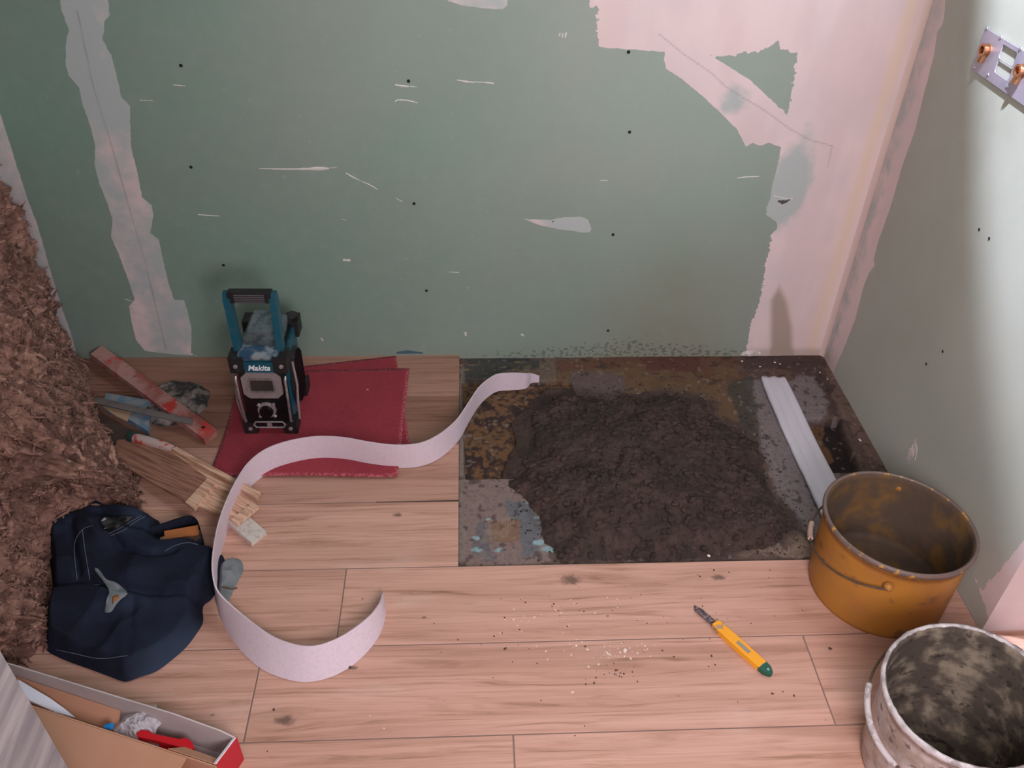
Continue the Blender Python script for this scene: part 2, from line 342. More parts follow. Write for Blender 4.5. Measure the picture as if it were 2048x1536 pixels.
# ================================================================== FLOOR
def floor_material():
    t = Mt('oak_look_plank', .5, 0, .4)
    P = t.obj(); x, y, z = t.xyz(P); r = t.attr('shade_seed')
    ys = y; fac = None
    knots = [(fl(1142, 1160), .018), (fl(570, 1441), .015), (fl(1437, 1155), .011), (fl(848, 1235), .004), (fl(795, 1030), .009), (fl(1215, 1232), .003), (fl(708,1336), .006), (fl(425, 1430), .004)]
    dark = None
    for k, rad in knots:
        dx = t.ma('SUBTRACT', x, float(k[0])); dy = t.ma('SUBTRACT', y, float(k[1]))
        q = t.ma('ADD', t.ma('POWER', t.ma('MULTIPLY', dx, .33), 2), t.ma('POWER', dy, 2))
        g = t.ma('DIVIDE', 1., t.ma('ADD', 1., t.ma('DIVIDE', q, (rad*1.4)**2)))
        ys = t.ma('ADD', ys, t.ma('MULTIPLY', t.ma('MULTIPLY', g, dy), -.75))
        q2 = t.ma('SQRT', t.ma('ADD', t.ma('POWER', t.ma('MULTIPLY', dx, .6), 2), t.ma('POWER', dy, 2)))
        q2 = t.ma('ADD', q2, t.ma('MULTIPLY', t.ma('SUBTRACT', t.noise(90, 3), .5), rad*1.1))
        d = t.step(rad, rad*.25, q2); dark = d if dark is None else t.ma('MAXIMUM', dark, d)
    off = t.ma('MULTIPLY', r, 37.)
    v = t.comb(t.ma('ADD', t.ma('MULTIPLY', x, .9), off), t.ma('ADD', t.ma('MULTIPLY', ys, 15.), off), off)
    wav = t.noise(1.6, 3, vec=v)
    v2 = t.comb(t.ma('ADD', t.ma('MULTIPLY', x, 2.2), off), t.ma('ADD', t.ma('ADD', t.ma('MULTIPLY', ys, 60.), off), t.ma('MULTIPLY', wav, 5.)), 0.)
    g1 = t.noise(1.4, 6, vec=v2, rough=.62)
    v3 = t.comb(t.ma('MULTIPLY', x, 5.), t.ma('ADD', t.ma('MULTIPLY', ys, 330.), t.ma('MULTIPLY', wav, 8.)), off)
    g2 = t.noise(1., 4, vec=v3)
    base = t.mix(t.step(.3, .7, wav), C(208, 162, 144), C(192, 147, 128))
    base = t.mix(t.ma('MULTIPLY', t.step(.5, .68, t.noise(1.1, 4, vec=v, rough=.6, dist=.6)), .5), base, C(160, 116, 98))
    base = t.mix(t.ma('MULTIPLY', t.step(.47, .72, g1), .75), base, C(146, 104, 80))
    base = t.mix(t.ma('MULTIPLY', t.step(.60, .74, g1), .5), base, C(112, 78, 62))
    base = t.mix(t.ma('MULTIPLY', t.step(.45, .75, g2), .38), base, C(150, 110, 88))
    base = t.mix(t.ma('MULTIPLY', dark, .75), base, C(84, 66, 56))
    pale = t.step(.58, .72, t.noise(5, 4, stretch=(.6, 1.5, 1)))
    base = t.mix(t.ma('MULTIPLY', pale, .22), base, C(214, 190, 176))
    base = t.mix(t.step(.45, 1., r), base, (.50, .44, .40), 'MULTIPLY')  # back rows darkened in the colour to imitate light falling off
    t.col(base); t.rough(t.ma('ADD', .42, t.ma('MULTIPLY', g1, .25)))
    t.bump(t.ma('ADD', t.ma('MULTIPLY', g1, -1.), t.ma('MULTIPLY', g2, -.4)), .15, .0008)
    return t.m
WOODF = floor_material()
GROUT = simple('grout', (128, 106, 98), .9)
XRf = XR+.0
rows = [0., -.190, -.390, -.592, -.792, -.992, -1.192, -1.392, -1.592, -1.792, -2.0]
joints = {0: [-.55], 1: [-.95], 2: [], 3: [-1.05], 4: [-.245, .855], 5: [-.389, .712], 6: [-1.0, .103], 7: [-.6, .5], 8: [-.2, .9], 9: [-.7, .4]}
bm = bmesh.new(); lay = bm.verts.layers.float.new('shade_seed'); g = .0013
for i in range(10):
    y1, y0 = rows[i], rows[i+1]; xe = 0. if i < 4 else (XR if i < 5 else 2.0)
    js = [XL]+[j for j in joints[i] if j < xe]+[xe]
    for a, b in zip(js, js[1:]):
        n0 = len(bm.verts); ya = y1-(g if i else 0)
        sub = [(a+g, b-(g if b != xe else 0), y0+g, ya)]
        if i == 4: sub = [(a+g, min(b, XR)-g, y0+g, ya)]
        for x0_, x1_, yy0, yy1 in sub: box(bm, x0_, x1_, yy0, yy1, -.010, 0)
        bm.verts.ensure_lookup_table(); rv = {0: [.95, .8], 1: [.85, 1.], 2: [.7], 3: [.6, .45], 4: [.55, .3, .5], 5: [.35, .2, .1], 6: [.4, .3, .0], 7: [.2, .1, .3], 8: [.2, .1, .3], 9: [.2, .1, .3]}[i][js.index(a)]  # higher values on the back rows for the painted falloff; also offsets grain
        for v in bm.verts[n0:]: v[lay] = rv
bmesh.ops.bevel(bm, geom=[e for e in bm.edges if all(abs(v.co.z) < 1e-6 for v in e.verts)], offset=.0008, segments=1, affect='EDGES')
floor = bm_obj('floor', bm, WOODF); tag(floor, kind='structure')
ga, gb = fl(752, 1003), fl(916, 1002)
mesh('open_joint', [(ga[0], -.5935, .0002), (gb[0]+.002, -.5945, .0002), (gb[0]+.002, -.5905, .0002), (ga[0], -.5915, .0002)], [(0, 1, 2, 3)], simple('joint_gap', (34, 26, 24), .95), floor)
bm = bmesh.new(); prism(bm, [(XL, 0), (0, 0), (0, -.792), (XR, -.792), (XR, YE), (2, YE), (2, -2), (XL, -2)], -.0115, -.0016)
bm_obj('grout_bed', bm, GROUT, floor)

# ---- bare patch of subfloor, with its stains, recesses and residues
st = .003; gx, gy = np.meshgrid(np.arange(-.004, XR+.002, st), np.arange(-.796, .002, st))
n1 = fbm(gx*14, gy*14, 5, 1); n2 = fbm(gx*45, gy*45, 4, 2); n3 = fbm(gx*110, gy*110, 2, 3)
D = -.012
def FP(pts, z=D): return [tuple(fl(px, py, z)[:2]) for px, py in pts]
def reg(pts, soft=.008, jit=.036, z=D): return ss(-soft, soft, sdf(gx, gy, FP(pts, z))+n1*jit+n2*jit*.4)
col = np.tile(lin((104, 84, 74)), gx.shape+(1,)); 
def paint(mask, c, amt=1.):
    global col
    k = (mask*amt)[..., None]; col = col*(1-k)+lin(c)*k
paint(ss(-.2, .5, n1), (92, 74, 68))
paint(reg([(1110,712),(1480,705),(1490,850),(1110,790)]), (112, 86, 62)); paint(ss(.0, .3, n2)*ss(-.16, -.10, gy), (100, 62, 48), .6)
paint(reg([(1110,712),(1480,705),(1480,735),(1110,740)], .004), (110, 72, 56), .7)
paint(reg([(1290,712),(1400,712),(1400,742),(1290,742)], .004, .016), (96, 54, 46), .8)
paint(reg([(1145,745),(1260,745),(1260,800),(1145,800)], .006), (106, 90, 88), .8)
paint(reg([(1480,690),(1650,690),(1800,940),(1640,800),(1590,735),(1480,740)], .006), (82, 64, 60))
paint(reg([(1640,700),(1700,760),(1780,930),(1760,930),(1665,790)], .006), (128, 104, 92), .7)
paint(reg([(1500,760),(1630,755),(1650,800),(1640,850),(1700,1000),(1660,1110),(1600,1110),(1560,1010),(1520,900)], .008), (134, 122, 122))
paint(reg([(1470,770),(1500,755),(1520,860),(1500,960),(1540,1010),(1480,1010),(1470,900)], .008), (66, 66, 60), .8)
paint(reg([(1560,1000),(1600,1060),(1640,1080),(1600,1090),(1560,1060)], .006), (62, 54, 52), .9)
paint(reg([(1480,1112),(1500,1090),(1560,1085),(1545,1050),(1570,1050),(1640,1112)], .004), (142, 120, 104))
paint(reg([(922,712),(1110,712),(1110,735),(922,760)], .004), (72, 72, 68)); paint(ss(.1, .25, fbm(gx*8, gy*90, 4, 11))*reg([(922,712),(1080,712),(1080,755),(922,765)], .004), (48, 48, 46), .8)
paint(ss(.3, .4, fbm(gx*30, gy*90, 3, 12))*reg([(922,712),(1110,712),(1110,755),(922,765)], .004), (140, 120, 80), .8)
paint(reg([(1078,712),(1112,712),(1112,765),(1078,765)], .003, .004), (120, 104, 88), .8)
paint(reg([(925,950),(1075,950),(1110,1130),(915,1130)], .006), (142, 120, 114))
paint(reg([(1020,1000),(1080,1000),(1100,1075),(1070,1112),(1045,1110),(1020,1040)], .004), (112, 112, 116))
paint(reg([(950,1035),(985,1030),(985,1110),(950,1105)], .004), (116, 108, 110))
paint(reg([(980,1040),(1040,1040),(1040,1085),(980,1085)], .004, .012), (140, 108, 86)); 
for a, b, s_ in [(1060,1005,.010),(1078,1035,.010),(950,1075,.014),(955,1100,.014),(1075,1085,.016),(1000,1100,.014),(978,1038,.008),(1095,1097,.014),(1105,1100,.01)]:
    c_ = fl(a, b, D); paint(ss(.0, .004, s_-np.hypot(gx-c_[0], (gy-c_[1])*1.7)+n2*.011), (156, 186, 190), .95)
for k in range(24): 
    cx_, cy_ = fl(975+random.random()*50, 1040+random.random()*40, D)[:2]
# ceiling of fibres: small grid marks left by the reinforcing mesh
gm = ((np.abs((gx*160) % 1-.5) < .17) | (np.abs((gy*160) % 1-.5) < .17))*reg([(970,1035),(1030,1035),(1010,1075),(965,1085)], .004, .010)
paint(gm, (160, 140, 122), .6)
edge = ss(.022, .006, gx)*1.; paint(edge*(gy < -.03), (146, 130, 120), .8); paint(ss(-.765, -.785, gy)*(gx < .25)*ss(-.2, .2, n2), (136, 112, 100), .8)
# left recess with ochre residue over dark adhesive
rl = sdf(gx, gy, FP([(924,764),(1140,761),(1150,790),(1130,955),(930,957)]))+n2*.0015
ml = ss(-.002, .002, rl); paint(ml, (52, 34, 30))
paint(ml*ss(-.12, .02, n2+n1*1.3+.30-ss(.06, .0, gx)*ss(-.35, -.5, gy)*.7), (118, 84, 54)); paint(ml*ss(.05, .3, n3+n2*.3), (50, 34, 30), .8)
# right recess, nearly black
rr_ = sdf(gx, gy, FP([(1600,838),(1680,835),(1722,943),(1640,945)])); mr = ss(-.002, .002, rr_); paint(mr, (36, 28, 26))
paint(mr*reg([(1600,838),(1650,838),(1665,880),(1680,905),(1650,915)], .004, .02), (116, 82, 54))
# dark damp sand spread around the heap
HP = [(1075,815),(1110,782),(1180,788),(1300,782),(1400,790),(1440,835),(1490,850),(1510,880),(1530,950),(1560,1010),(1600,1050),(1552,1085),(1490,1100),(1400,1112),(1125,1116),(1090,1065),(1075,1010),(1030,962),(1040,920),(1062,880),(1050,840)]
hs = sdf(gx, gy, FP(HP)); paint(ss(-.05, .01, hs+n1*.03+n2*.02)*(1-ml*ss(-.01, .05, -hs)*.8) if False else ss(-.03, .012, hs+n1*.03+n2*.02), (78, 62, 56), .95)
paint(ss(.42, .5, fbm(gx*60, gy*60, 2, 31)), (52, 44, 42), .6); paint(ss(.52, .6, fbm(gx*70, gy*70, 2, 33)), (150, 134, 124), .5)
gz = D+n1*.0012+n2*.0006-ml*.013-mr*.034
gz = np.where(gx < .0, D-.002, gz)
t = Mt('bare_subfloor', .8, 0, .35); t.col(t.mix(t.ma('MULTIPLY', t.step(.4, .75, t.noise(130, 4)), .35), t.mix(.22, t.attr('Col', True), C(40, 34, 32)), C(36, 29, 27)))
t.bump(t.noise(150, 5), .35, .002)
gridmesh('exposed_subfloor', gx, gy, gz, t.m, floor, cols={'Col': col})
bm = bmesh.new(); prism(bm, [(-.05, .05), (XR+.05, .05), (XR+.05, -.84), (-.05, -.84)], -.08, -.05); bm_obj('screed_base', bm, GROUT, floor)

# ================================================================== HEAP OF CRUMBLED MORTAR
st = .0032; hx, hy = np.meshgrid(np.arange(.06, .98, st), np.arange(-.7905, -.10, st))
h0 = sdf(hx, hy, FP(HP, 0.)); a1 = fbm(hx*9, hy*9, 4, 21); a2 = fbm(hx*38, hy*38, 4, 22); a3 = fbm(hx*120, hy*120, 2, 23)
clump = 1-np.abs(fbm(hx*26, hy*26, 3, 25)); 
c1 = fl(1270, 930, .04); c2 = fl(1330, 1020, .04); c3 = fl(1240, 860, .04)
dome = .035*np.exp(-(((hx-c1[0])/.22)**2+((hy-c1[1])/.16)**2))+.02*np.exp(-(((hx-c2[0])/.2)**2+((hy-c2[1])/.1)**2))+.02*np.exp(-(((hx-c3[0])/.13)**2+((hy-c3[1])/.07)**2))
cre = segd(hx, hy, [fl(*p, .045)[:2] for p in [(1225,930),(1245,885),(1275,884),(1310,897),(1340,915)]])
env = ss(-.02, .06, h0+a1*.03+a2*.014)
hz = D-.004+env*(.010+dome+a1*.010+a2*.0065+a3*.003+clump*.007)-env*.016*np.exp(-(cre/.012)**2)
hz = np.where(hy < -.783, np.minimum(hz, .004), hz)
q = .25*(h0[:-1, :-1]+h0[1:, :-1]+h0[:-1, 1:]+h0[1:, 1:]) > -.035
t = Mt('crumbled_mortar', .95, 0, .2)
cc = t.mix(t.step(.35, .65, t.noise(16, 5)), C(78, 62, 56), C(62, 50, 46)); cc = t.mix(t.ma('MULTIPLY', t.step(.45, .7, t.noise(90, 4)), .6), cc, C(40, 32, 30))
cc = t.mix(t.ma('MULTIPLY', t.step(.48, .62, t.noise(7, 3)), .35), cc, C(52, 50, 42)); cc = t.mix(t.step(.77, .80, t.noise(260, 1)), cc, C(168, 150, 130))
t.col(cc); t.bump(t.noise(230, 5), .6, .004); MORTAR = t.m
heap = tag(gridmesh('mortar_heap', hx, hy, hz, MORTAR, None, True, keep=q), 'dark brown heap of crumbled mortar spread over the bare patch of subfloor', 'rubble heap', kind='stuff')
from mathutils import noise as _mn
def lumps(name, pts, sizes, mat, flat=.6, parent=None):
    bm = bmesh.new()
    for p, s_ in zip(pts, sizes):
        r = bmesh.ops.create_icosphere(bm, subdivisions=1, radius=s_)
        R = Matrix.Rotation(random.random()*6, 3, 'Z') @ Matrix.Diagonal((random.uniform(.7, 1.4), random.uniform(.6, 1.1), flat))
        for v in r['verts']: v.co = R @ (v.co*random.uniform(.7, 1.25)); v.co += Vector(p)
    return bm_obj(name, bm, mat, parent)
def hz_at(x, y):
    j = int(round((x-hx[0, 0])/st)); i = int(round((y-hy[0, 0])/st)); return float(hz[i, j]) if 0 <= i < hz.shape[0] and 0 <= j < hz.shape[1] else D
pts = []; sz = []
while len(pts) < 1500:
    x = random.uniform(.07, .96); y = random.uniform(-.785, -.11)
    d = float(sdf(np.array([x]), np.array([y]), FP(HP, 0.))[0])
    if d > -.05 or random.random() < .03:
        s_ = random.choice([.002, .0025, .003, .004, .005, .0075, .010] if d > .0 else [.0015, .002, .003]); pts.append((x, y, max(hz_at(x, y), D)+s_*.25)); sz.append(s_)
tag(lumps('mortar_crumbs', pts, sz, MORTAR, .75), 'loose brown mortar crumbs scattered over and around the dark heap', 'crumbs', kind='stuff')

# crumbs and plaster flecks on the planks
pts = []; sz = []
for cxp, cyp, n, sx, sy in [(1225,1345,26,25,18),(1205,1240,30,150,60),(1000,1250,20,200,90),(1480,1260,14,120,60),(1250,1420,10,260,50),(1420,1160,14,90,25)]:
    for k in range(n):
        p = fl(cxp+random.gauss(0, sx), cyp+random.gauss(0, sy*.6)); 
        if p[1] > -.80 or np.hypot(p[0]-.896, p[1]+.873) < .16: continue
        s_ = random.uniform(.0009, .0022); pts.append((p[0], p[1], s_*.4)); sz.append(s_)
for a, b, s_ in [(1660,1298,.004),(1423,1312,.003),(1430,1330,.0026),(548,1420,.003),(700,1336,.0045),(1010,1298,.003),(1545,1388,.003),(1588,1392,.003)]:
    p = fl(a, b); pts.append((p[0], p[1], s_*.4)); sz.append(s_)
tag(lumps('floor_crumbs', pts, sz, simple('dark_crumb', (84, 60, 50), .9), .6), 'dark crumbs dropped on the wood-look planks in front of the heap', 'crumbs', kind='stuff')
pts = []; sz = []
for k in range(70):
    a, b = random.choice([(1255,1305),(1150,1290),(1050,1240),(1160,1300),(1245,1310),(1180,1215)])
    p = fl(a+random.gauss(0, 45), b+random.gauss(0, 12)); s_ = random.uniform(.0008, .0024); pts.append((p[0], p[1], s_*.3)); sz.append(s_)
for a, b, s_ in [(1145,1385,.0035),(740,1432,.002),(768,1457,.002),(1240,1305,.003),(1417,1112,.004),(1250,1302,.004),(1215,1307,.004)]: p = fl(a, b); pts.append((p[0], p[1], s_*.3)); sz.append(s_)
pts += [tuple(fl(a, b, -.009)) for a, b in [(1484,722),(1520,733),(1550,725),(1560,728),(1640,745),(1655,758),(1720,880)]]; sz += [.004, .003, .005, .004, .003, .003, .005]
tag(lumps('plaster_flecks', pts, sz, simple('plaster_fleck', (226, 208, 196), .5), .35), 'tiny pale plaster flecks scattered on the planks', 'flecks', kind='stuff')
p = fl(1500, 706, -.006)
bm = bmesh.new(); r = bmesh.ops.create_icosphere(bm, subdivisions=3, radius=1)
for v in r['verts']:
    k = 1+.5*_mn.noise(v.co*2.2); v.co = Vector((v.co.x*.028*k+p[0], v.co.y*.010*k+p[1]-.006, max(v.co.z*.010*k-.002, -.008)))
tag(bm_obj('plaster_scrap', bm, simple('scrap', (206, 196, 190), .8, dirt=(140, 126, 118)), None, True), 'crumpled white plaster scrap at the foot of the back wall', 'plaster scrap')

# ================================================================== WHITE STRIP IN THE PATCH
A0, A1, B1, B0 = fl(1517, 752, .004), fl(1570, 752, .004), fl(1680, 960, .004), fl(1632, 1000, .004)
ux = np.array([.0905, 0]); xs0 = A0[0]; w_ = A1[0]-A0[0]
y_far, y_near = A0[1], -.742; N = 90
t = Mt('white_strip', .5); t.col(t.mix(t.ma('MULTIPLY', t.step(.4, .7, t.noise(14, 3, stretch=(3, .4, 1))), .3), C(206, 202, 210), C(184, 180, 190)))
V = []; prof = [(0, -.004), (0, .0), (.03, .002), (.15, .003), (.30, .0012), (.34, .0008), (.52, .0040), (.70, .0010), (.74, .0012), (.9, .003), (.97, .002), (1, 0), (1, -.004)]
for i in range(N+1):
    y = y_far+(y_near-y_far)*i/N; wob = .0004*math.sin(i*.35)+.0003*math.sin(i*.8)+(.006*math.exp(-i/6.))
    for u, h in prof: V.append((xs0+.004+wob*(1-u)+w_*u+.004*(i/N), y+(.006*(1-u) if i == 0 else 0), -.004+h*1.6+.002*math.sin(i*.12)))
k = len(prof); Fc = [(i*k+j, i*k+j+1, (i+1)*k+j+1, (i+1)*k+j) for i in range(N) for j in range(k-1)]+[tuple(range(k))[::-1], tuple(N*k+j for j in range(k))]+[(i*k, (i+1)*k, (i+1)*k+k-1, i*k+k-1) for i in range(N)]
tag(mesh('plastic_strip', V, Fc, t.m, None, True), 'long white ridged plastic strip lying across the bare subfloor behind the yellow bucket', 'strip')

# ================================================================== FOAM STRIP (curled edge band)
PT = [((1078,764),.0,.022,-.010),((1062,766),.0,.034,-.010),((1050,777),.0,.054,-.010),((1020,780),.05,.058,-.010),((990,784),.0,.060,-.008),((960,808),.0,.062,-.006),((938,842),0,.064,.0),((915,882),.05,.068,.001),((880,915),.1,.070,.003),((840,932),.1,.070,.003),((790,935),.1,.070,.003),((740,929),.1,.070,.003),((690,920),.1,.070,.003),((640,918),.1,.070,.003),((590,926),.1,.070,.003),((545,941),.08,.070,.002),((508,966),.0,.070,.001),((482,1000),-.05,.070,.0),((462,1042),-.05,.070,.0),((447,1085),-.05,.070,.0),((437,1130),-.05,.066,.010),((433,1175),-.05,.062,.016),((438,1222),-.12,.066,.010),((455,1262),-.3,.070,.0),((482,1300),-.5,.070,.0),((520,1335),-.62,.070,.0),((562,1355),-.66,.070,.0),((606,1364),-.66,.070,.0),((650,1358),-.64,.068,.0),((694,1338),-.6,.066,.0),((730,1308),-.5,.062,.0),((757,1272),-.35,.056,.0),((769,1235),-.2,.044,.0),((768,1205),.0,.030,.0),((765,1187),.2,.004,.008)]
raw = np.array([[*fl(p[0], p[1], z)[:2], z, lean, w] for p, lean, w, z in PT]); Cc = catmull(raw, 8)
T = np.gradient(Cc[:, :2], axis=0); T /= np.linalg.norm(T, axis=1)[:, None]; Nn = np.stack([T[:, 1], -T[:, 0]], 1)    # normal to the right of travel
th = .0032; V = []; n = len(Cc); K = 6
for i in range(n):
    b = np.array([Cc[i, 0], Cc[i, 1], Cc[i, 2]]); nn = np.array([Nn[i, 0], Nn[i, 1], 0]); L = Cc[i, 3]; w = max(Cc[i, 4], .0005)
    up = np.array([0, 0, math.cos(L)])+nn*math.sin(L); ac = np.array([0, 0, -math.sin(L)])+nn*math.cos(L)
    for s_ in (-1, 1):
        for k_ in range(K): V.append(b+up*w*(k_/(K-1))+ac*s_*th/2+(np.array([0, 0, abs(math.sin(L))*th/2])))
Fc = []
for i in range(n-1):
    a = i*2*K; b = a+2*K
    for k_ in range(K-1): Fc.append((a+k_, b+k_, b+k_+1, a+k_+1)); Fc.append((a+K+k_, a+K+k_+1, b+K+k_+1, b+K+k_))
    Fc.append((a+K-1, b+K-1, b+2*K-1, a+2*K-1)); Fc.append((a, a+K, b+K, b))
t = Mt('white_foam', .8); t.col(t.mix(t.ma('MULTIPLY', t.step(.4, .7, t.noise(160, 3)), .3), C(214, 196, 204), C(192, 174, 184)))
t.b.inputs['Subsurface Weight'].default_value = .15; t.b.inputs['Subsurface Radius'].default_value = (.01, .01, .01); t.bump(t.noise(500, 3), .3, .001)
foam = mesh('foam_strip', V, Fc, t.m, None, False); tag(foam, 'long white foam edge strip curled in an S from the bare patch across the planks', 'foam strip')

# ================================================================== RED SHEETS
t = Mt('red_abrasive', .85)
rc = t.mix(t.step(.4, .75, t.noise(9, 5)), C(136, 40, 50), C(122, 33, 44)); rc = t.mix(t.ma('MULTIPLY', t.step(.42, .6, t.noise(400, 2)), .30), rc, C(180, 60, 78))
rc = t.mix(t.step(.755, .775, t.noise(34, 2)), rc, C(176, 150, 146)); rc = t.mix(t.ma('MULTIPLY', t.attr('edge'), t.step(.45, .6, t.noise(160, 3))), rc, C(196, 110, 120)); t.col(rc); t.bump(t.noise(500, 2), .3, .001); RED = t.m
def sheet(name, c4, z, curl, label, thick=.0015):
    P = [fl(px, py, z)[:2] for px, py in c4]; U, Vv = np.meshgrid(np.linspace(0, 1, 41), np.linspace(0, 1, 31))
    X = (1-U)*(1-Vv)*P[0][0]+U*(1-Vv)*P[1][0]+U*Vv*P[2][0]+(1-U)*Vv*P[3][0]; Y = (1-U)*(1-Vv)*P[0][1]+U*(1-Vv)*P[1][1]+U*Vv*P[2][1]+(1-U)*Vv*P[3][1]
    X, Y, Z = curl(U, Vv, X, Y, np.full(U.shape, z)); e = np.clip(ss(.022, 0, np.minimum(np.minimum(U, 1-U), np.minimum(Vv, 1-Vv))), 0, 1)*.8
    o = gridmesh(name, X, Y, Z, RED, None, True, True, attrs={'edge': e}); md = o.modifiers.new('thick', 'SOLIDIFY'); md.thickness = thick; md.offset = -1
    return tag(o, label, 'sheet', 'red sheets under the radio')
def curl_low(U, V, X, Y, Z): return X, Y, Z+.0008
sheet('red_sheet', [(520,742),(792,712),(822,905),(560,905)], .0012, curl_low, 'red abrasive sheet lying underneath, its corners peeping out beside the upper sheet')
def curl_up(U, V, X, Y, Z):
    return X+.012*np.sin(np.pi*V)*(1-U)**2-.004*np.sin(np.pi*V)*U*0, Y, Z+.0025+.004*np.exp(-((U-.55)/.2)**2)*V**6*1.0+.0035*U**6*V**4
sheet('red_sheet', [(476,745),(819,738),(795,956),(418,952)], .004, curl_up, 'larger red abrasive sheet on top, directly under the black radio')

# ================================================================== RADIO
BLK = simple('black_rubber', (26, 24, 26), .55, dirt=(92, 84, 82), scale=60, amt=.35, lo=.55, hi=.75)
BLKG = simple('black_plastic', (16, 15, 17), .3, dirt=(70, 62, 62), scale=80, amt=.3, lo=.58, hi=.75)
TEAL = simple('teal_plastic', (16, 76, 92), .4, dirt=(86, 98, 100), scale=60, amt=.35, lo=.5, hi=.75)
TEALD = simple('teal_dusty', (42, 72, 96), .55, dirt=(140, 146, 148), scale=35, amt=.9, lo=.42, hi=.62)
DUST = simple('dusty_top', (92, 100, 102), .8, dirt=(54, 66, 74), scale=45, amt=.8, lo=.42, hi=.6)
CHR = simple('radio_silver', (176, 166, 166), .32, .7, dirt=(110, 100, 98), scale=120, amt=.5)
SIL = simple('silver_plastic', (158, 144, 144), .42, .3, dirt=(112, 100, 100), scale=160, amt=.5)
GRY = simple('rib_grey', (84, 78, 80), .5)
LCD = simple('display_glass', (58, 52, 50), .2); WHT = simple('logo_white', (232, 234, 238), .5)
RW, RD, RH = .122, .192, .247
bx0 = fl(494, 866, .006); rad = thing('jobsite_radio', (bx0[0]+RW/2+.003, bx0[1], .0078), 'dusty black and teal jobsite radio with raised carry handle standing on the red sheets', 'radio', rz=math.radians(-1))
FZ = 0.
bm = bmesh.new()                                           # local: front face y=0, depth to +y, x centred; slight widening to the top
def taper(bm_, n0=0):
    bm_.verts.ensure_lookup_table()
    for v in bm_.verts[n0:]: v.co.x *= 1+.04*v.co.z/RH
box(bm, -RW/2+.008, RW/2-.008, .006, RD-.006, .012, RH-.012); taper(bm); bm_obj('housing', bm, BLKG, rad, True, .006)
bm = bmesh.new(); box(bm, -RW/2+.002, RW/2-.002, .03, RD-.03, .02, RH-.022); taper(bm); bm_obj('side_panel', bm, TEAL, rad, True, .01)
# side speaker grille (right side seen)
for sgn in (1, -1):
    bm = bmesh.new(); r = bmesh.ops.create_cone(bm, cap_ends=True, segments=40, radius1=.062, radius2=.052, depth=.008)
    Mx = Matrix.Translation((sgn*(RW/2*1.05+.002), RD/2, .115)) @ Matrix.Rotation(sgn*math.pi/2, 4, 'Y') @ Matrix.Diagonal((1.35, .95, 1, 1))
    for v in bm.verts: v.co = Mx @ v.co
    sp = bm_obj('speaker_grille', bm, BLK, rad, True)
    bm = bmesh.new()
    for k in range(9):
        yy = RD/2-.044+k*.011; h = .075*math.sqrt(max(.05, 1-((yy-RD/2)/.056)**2))
        tube(bm, [(sgn*(RW/2*1.05+.0068), yy, .115-h), (sgn*(RW/2*1.05+.0068), yy, .115+h)], .0016, 6)
    bm_obj('grille_bar', bm, CHR if False else BLKG, sp, True)
    bm = bmesh.new(); tube(bm, [(sgn*(RW/2*1.08+.006), .020, .030), (sgn*(RW/2*1.08+.010), .016, .09), (sgn*(RW/2*1.1+.010), .03, .135), (sgn*(RW/2*1.1+.008), .028, .205)], .0032, 8); bm_obj('side_bar', bm, SIL, rad, True)
# corner bumpers
for sx in (-1, 1):
    for yy in (0., RD-.036):
        for zz, hh in ((.0, .036), (RH-.052, .046)):
            bm = bmesh.new(); cxm = sx*(RW/2-.010); box(bm, cxm-.017, cxm+.017, yy-.005, yy+.040, zz, zz+hh); taper(bm)
            bp = bm_obj('bumper', bm, BLK, rad, True, .009, 3)
            if yy == 0.:
                bm = bmesh.new(); bmesh.ops.create_cone(bm, cap_ends=True, segments=20, radius1=.0058, radius2=.0048, depth=.003)
                Mx = Matrix.Translation((cxm*(1+.1*zz/RH), -.006, zz+hh*.45)) @ Matrix.Rotation(math.pi/2, 4, 'X')
                for v in bm.verts: v.co = Mx @ v.co
                bm_obj('screw', bm, SIL, bp, True)
# black front panel
bm = bmesh.new(); box(bm, -.052, .052, -.002, .012, .018, .205); taper(bm); front = bm_obj('front_panel', bm, BLKG, rad, True, .004)
# teal brand plate under the top edge, with the maker's lettering
bm = bmesh.new(); box(bm, -.046, .046, -.003, .012, .196, .226); taper(bm); plate = bm_obj('name_plate', bm, TEAL, rad, True, .003)
tc = bpy.data.curves.new('logo', 'FONT'); tc.body = 'Makita'; tc.size = .024; tc.extrude = .0006; tc.align_x = 'CENTER'; tc.align_y = 'CENTER'; tc.shear = .25; tc.offset = .0005
to = bpy.data.objects.new('tmp', tc); S.collection.objects.link(to); bpy.context.view_layer.update()
me = bpy.data.meshes.new_from_object(to.evaluated_get(bpy.context.evaluated_depsgraph_get())); bpy.data.objects.remove(to)
Mx = Matrix.Translation((0, -.0042, .210)) @ Matrix.Rotation(math.pi/2, 4, 'X') @ Matrix.Diagonal((.84, .9, 1, 1)); me.transform(Mx); me.name = 'logo'; me.materials.clear(); link('logo', me, WHT, plate)
